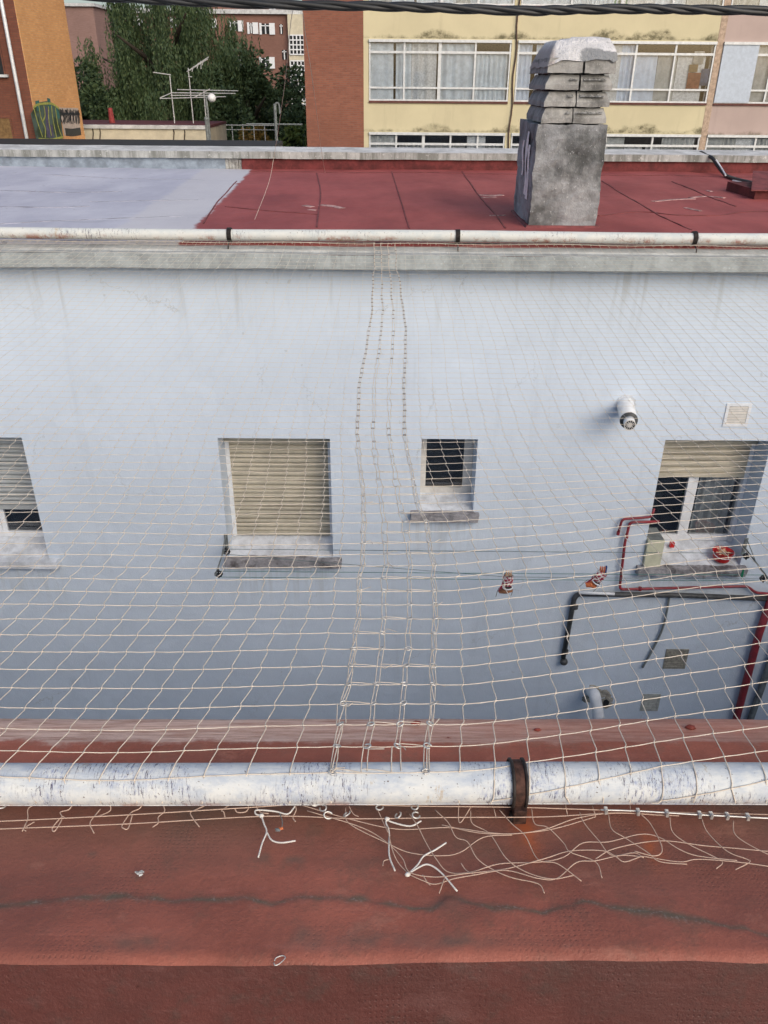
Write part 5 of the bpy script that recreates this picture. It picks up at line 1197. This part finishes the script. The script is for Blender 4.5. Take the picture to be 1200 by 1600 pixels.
# ================================================================== TREES
def leaf_mat(name, a_, b_, c_):
    m = M(name, .6, .3); oi = m.noise(.8, 3, .6, m.vec(1, 1, .35)); f = m.noise(9, 2, .5)
    m.col(m.mix(m.ramp(f, .35, .7), m.mix(m.ramp(oi, .35, .65), a_, b_), c_)); return m.m
m_leafw = leaf_mat('willow_leaves', (.042, .080, .038), (.062, .11, .048), (.10, .135, .05))
m_leafd = leaf_mat('dark_leaves', (.036, .068, .036), (.055, .098, .048), (.085, .12, .045))
m_leafo = leaf_mat('autumn_leaves', (.20, .13, .03), (.12, .12, .03), (.28, .16, .04))
m_leafg = leaf_mat('bright_shrub', (.07, .12, .03), (.10, .16, .04), (.14, .17, .04))
m_bark = plain('bark', (.05, .04, .03), .9)
def leafq(vs, fs, c, d, w_, L_):
    d = d.normalized(); s_ = d.cross(Vector((R.uniform(-1, 1), R.uniform(-1, 1), R.uniform(-1, 1)))); s_.normalize(); n = len(vs)
    vs += [tuple(c - s_ * w_ * .3), tuple(c + d * L_ * .5 - s_ * w_), tuple(c + d * L_), tuple(c + d * L_ * .5 + s_ * w_)]; fs.append((n, n + 1, n + 2, n + 3))
def trunk(root, x, y, h_, r_, lims):
    mb = MB().tube([(x, y, 0), (x + .1, y, h_ * .4), (x - .1, y, h_ * .75), (x, y, h_)], [r_, r_ * .8, r_ * .55, r_ * .25], 10)
    for (a_, l_, z_) in lims: mb.tube([(x, y, z_), (x + math.cos(a_) * l_ * .5, y + math.sin(a_) * l_ * .5, z_ + l_ * .5), (x + math.cos(a_) * l_, y + math.sin(a_) * l_, z_ + l_ * .75)], [r_ * .45, r_ * .3, r_ * .1], 7)
    mb.build('trunk', m_bark, root, smooth=True)
def willow(x, y, h_, rad, label, ns):
    root = empty('willow_tree', (x, y, 0), label, 'tree'); trunk(root, x, y, h_ * .8, .45, [(i * 1.05, rad * .7, h_ * (.4 + .05 * i)) for i in range(6)])
    global R
    R0 = R; R = random.Random(77); vs, fs = [], []; tufts = [(R.uniform(0, 6.28), math.sqrt(R.random()) * rad, R.uniform(.35, 1.0), R.uniform(.4, 1)) for _ in range(44)]
    for _ in range(ns):
        an, rr, hh, ln = R.choice(tufts); px = x + rr * math.cos(an) + R.gauss(0, .30); py = y + rr * math.sin(an) + R.gauss(0, .30)
        dome = h_ * (1 - .28 * (rr / rad) ** 2) * (.55 + .45 * hh); z = dome + R.uniform(-1, .5); L_ = R.uniform(1.5, 8.0) * ln; dx = R.uniform(-.05, .05); k = 0
        while k < L_ and z > 1.5:
            z -= .2; k += .2; px += dx * .2 + R.uniform(-.02, .02)
            for q in range(2): leafq(vs, fs, Vector((px, py, z)), Vector((R.uniform(-.5, .5), R.uniform(-.5, .5), -1)), R.uniform(.018, .04), R.uniform(.15, .34))
    MB().add(vs, fs).build('crown', m_leafw, root); R = R0
def broad(x, y, h_, rad, label, n_, mat, name='broadleaf_tree', zl=.3, cat='tree', ls=.16):
    root = empty(name, (x, y, 0), label, cat); trunk(root, x, y, h_ * .8, .05 * h_ * .5, [(i * 1.3, rad * .6, h_ * (.35 + .08 * i)) for i in range(5)])
    global R
    R0 = R; R = random.Random(int(n_ + x * 10)); cl_ = []
    for _ in range(46):
        u = Vector((R.gauss(0, 1), R.gauss(0, 1), R.gauss(0, 1))).normalized() * R.uniform(.35, 1.0); hz_ = h_ * (1 - zl) / 2
        cl_.append((Vector((x + u.x * rad, y + u.y * rad, h_ * zl + hz_ + u.z * hz_)), R.uniform(.13, .32) * rad))
    vs, fs = [], []
    for _ in range(n_):
        c_, r_ = R.choice(cl_); v = Vector((R.gauss(0, 1), R.gauss(0, 1), R.gauss(0, .8))).normalized() * r_ * (R.random() ** .35)
        leafq(vs, fs, c_ + v, v + Vector((R.uniform(-1, 1), R.uniform(-1, 1), R.uniform(-1.2, .6))) * .5 * r_, ls * .5, ls * 1.6)
    MB().add(vs, fs).build('crown', mat, root); R = R0
wx = UY(240, 100, 52).x
willow(wx + .9, 52, H + 7.2, 5.3, 'large weeping willow with hanging curtains of leaves', 3000)
broad(UY(148, 150, 50).x, 50, H + 1.0, 3.0, 'dark leafy tree under the left side of the willow', 26000, m_leafd)
broad(UY(385, 120, 50).x, 50, H + 1.9, 4.7, 'dark round tree right of the willow', 34000, m_leafd, ls=.15)
broad(UY(300, 190, 58).x, 60, H + .5, 4.5, 'dark tree filling the gap behind the willow', 20000, m_leafd)
broad(UY(462, 130, 62).x, 62, H + .4, 2.6, 'slender dark tree in front of the cream stair tower', 12000, m_leafd)
broad(UY(400, 212, 44).x, 45, UY(400, 196, 45).z, 1.7, 'low shrub turning orange below the dark round tree', 7000, m_leafo, 'shrub', .45, 'shrub', .13)
broad(UY(460, 212, 44).x, 46, UY(460, 190, 46).z, 1.7, 'bright green shrub beside the brick end wall', 7000, m_leafg, 'shrub', .4, 'shrub', .13)
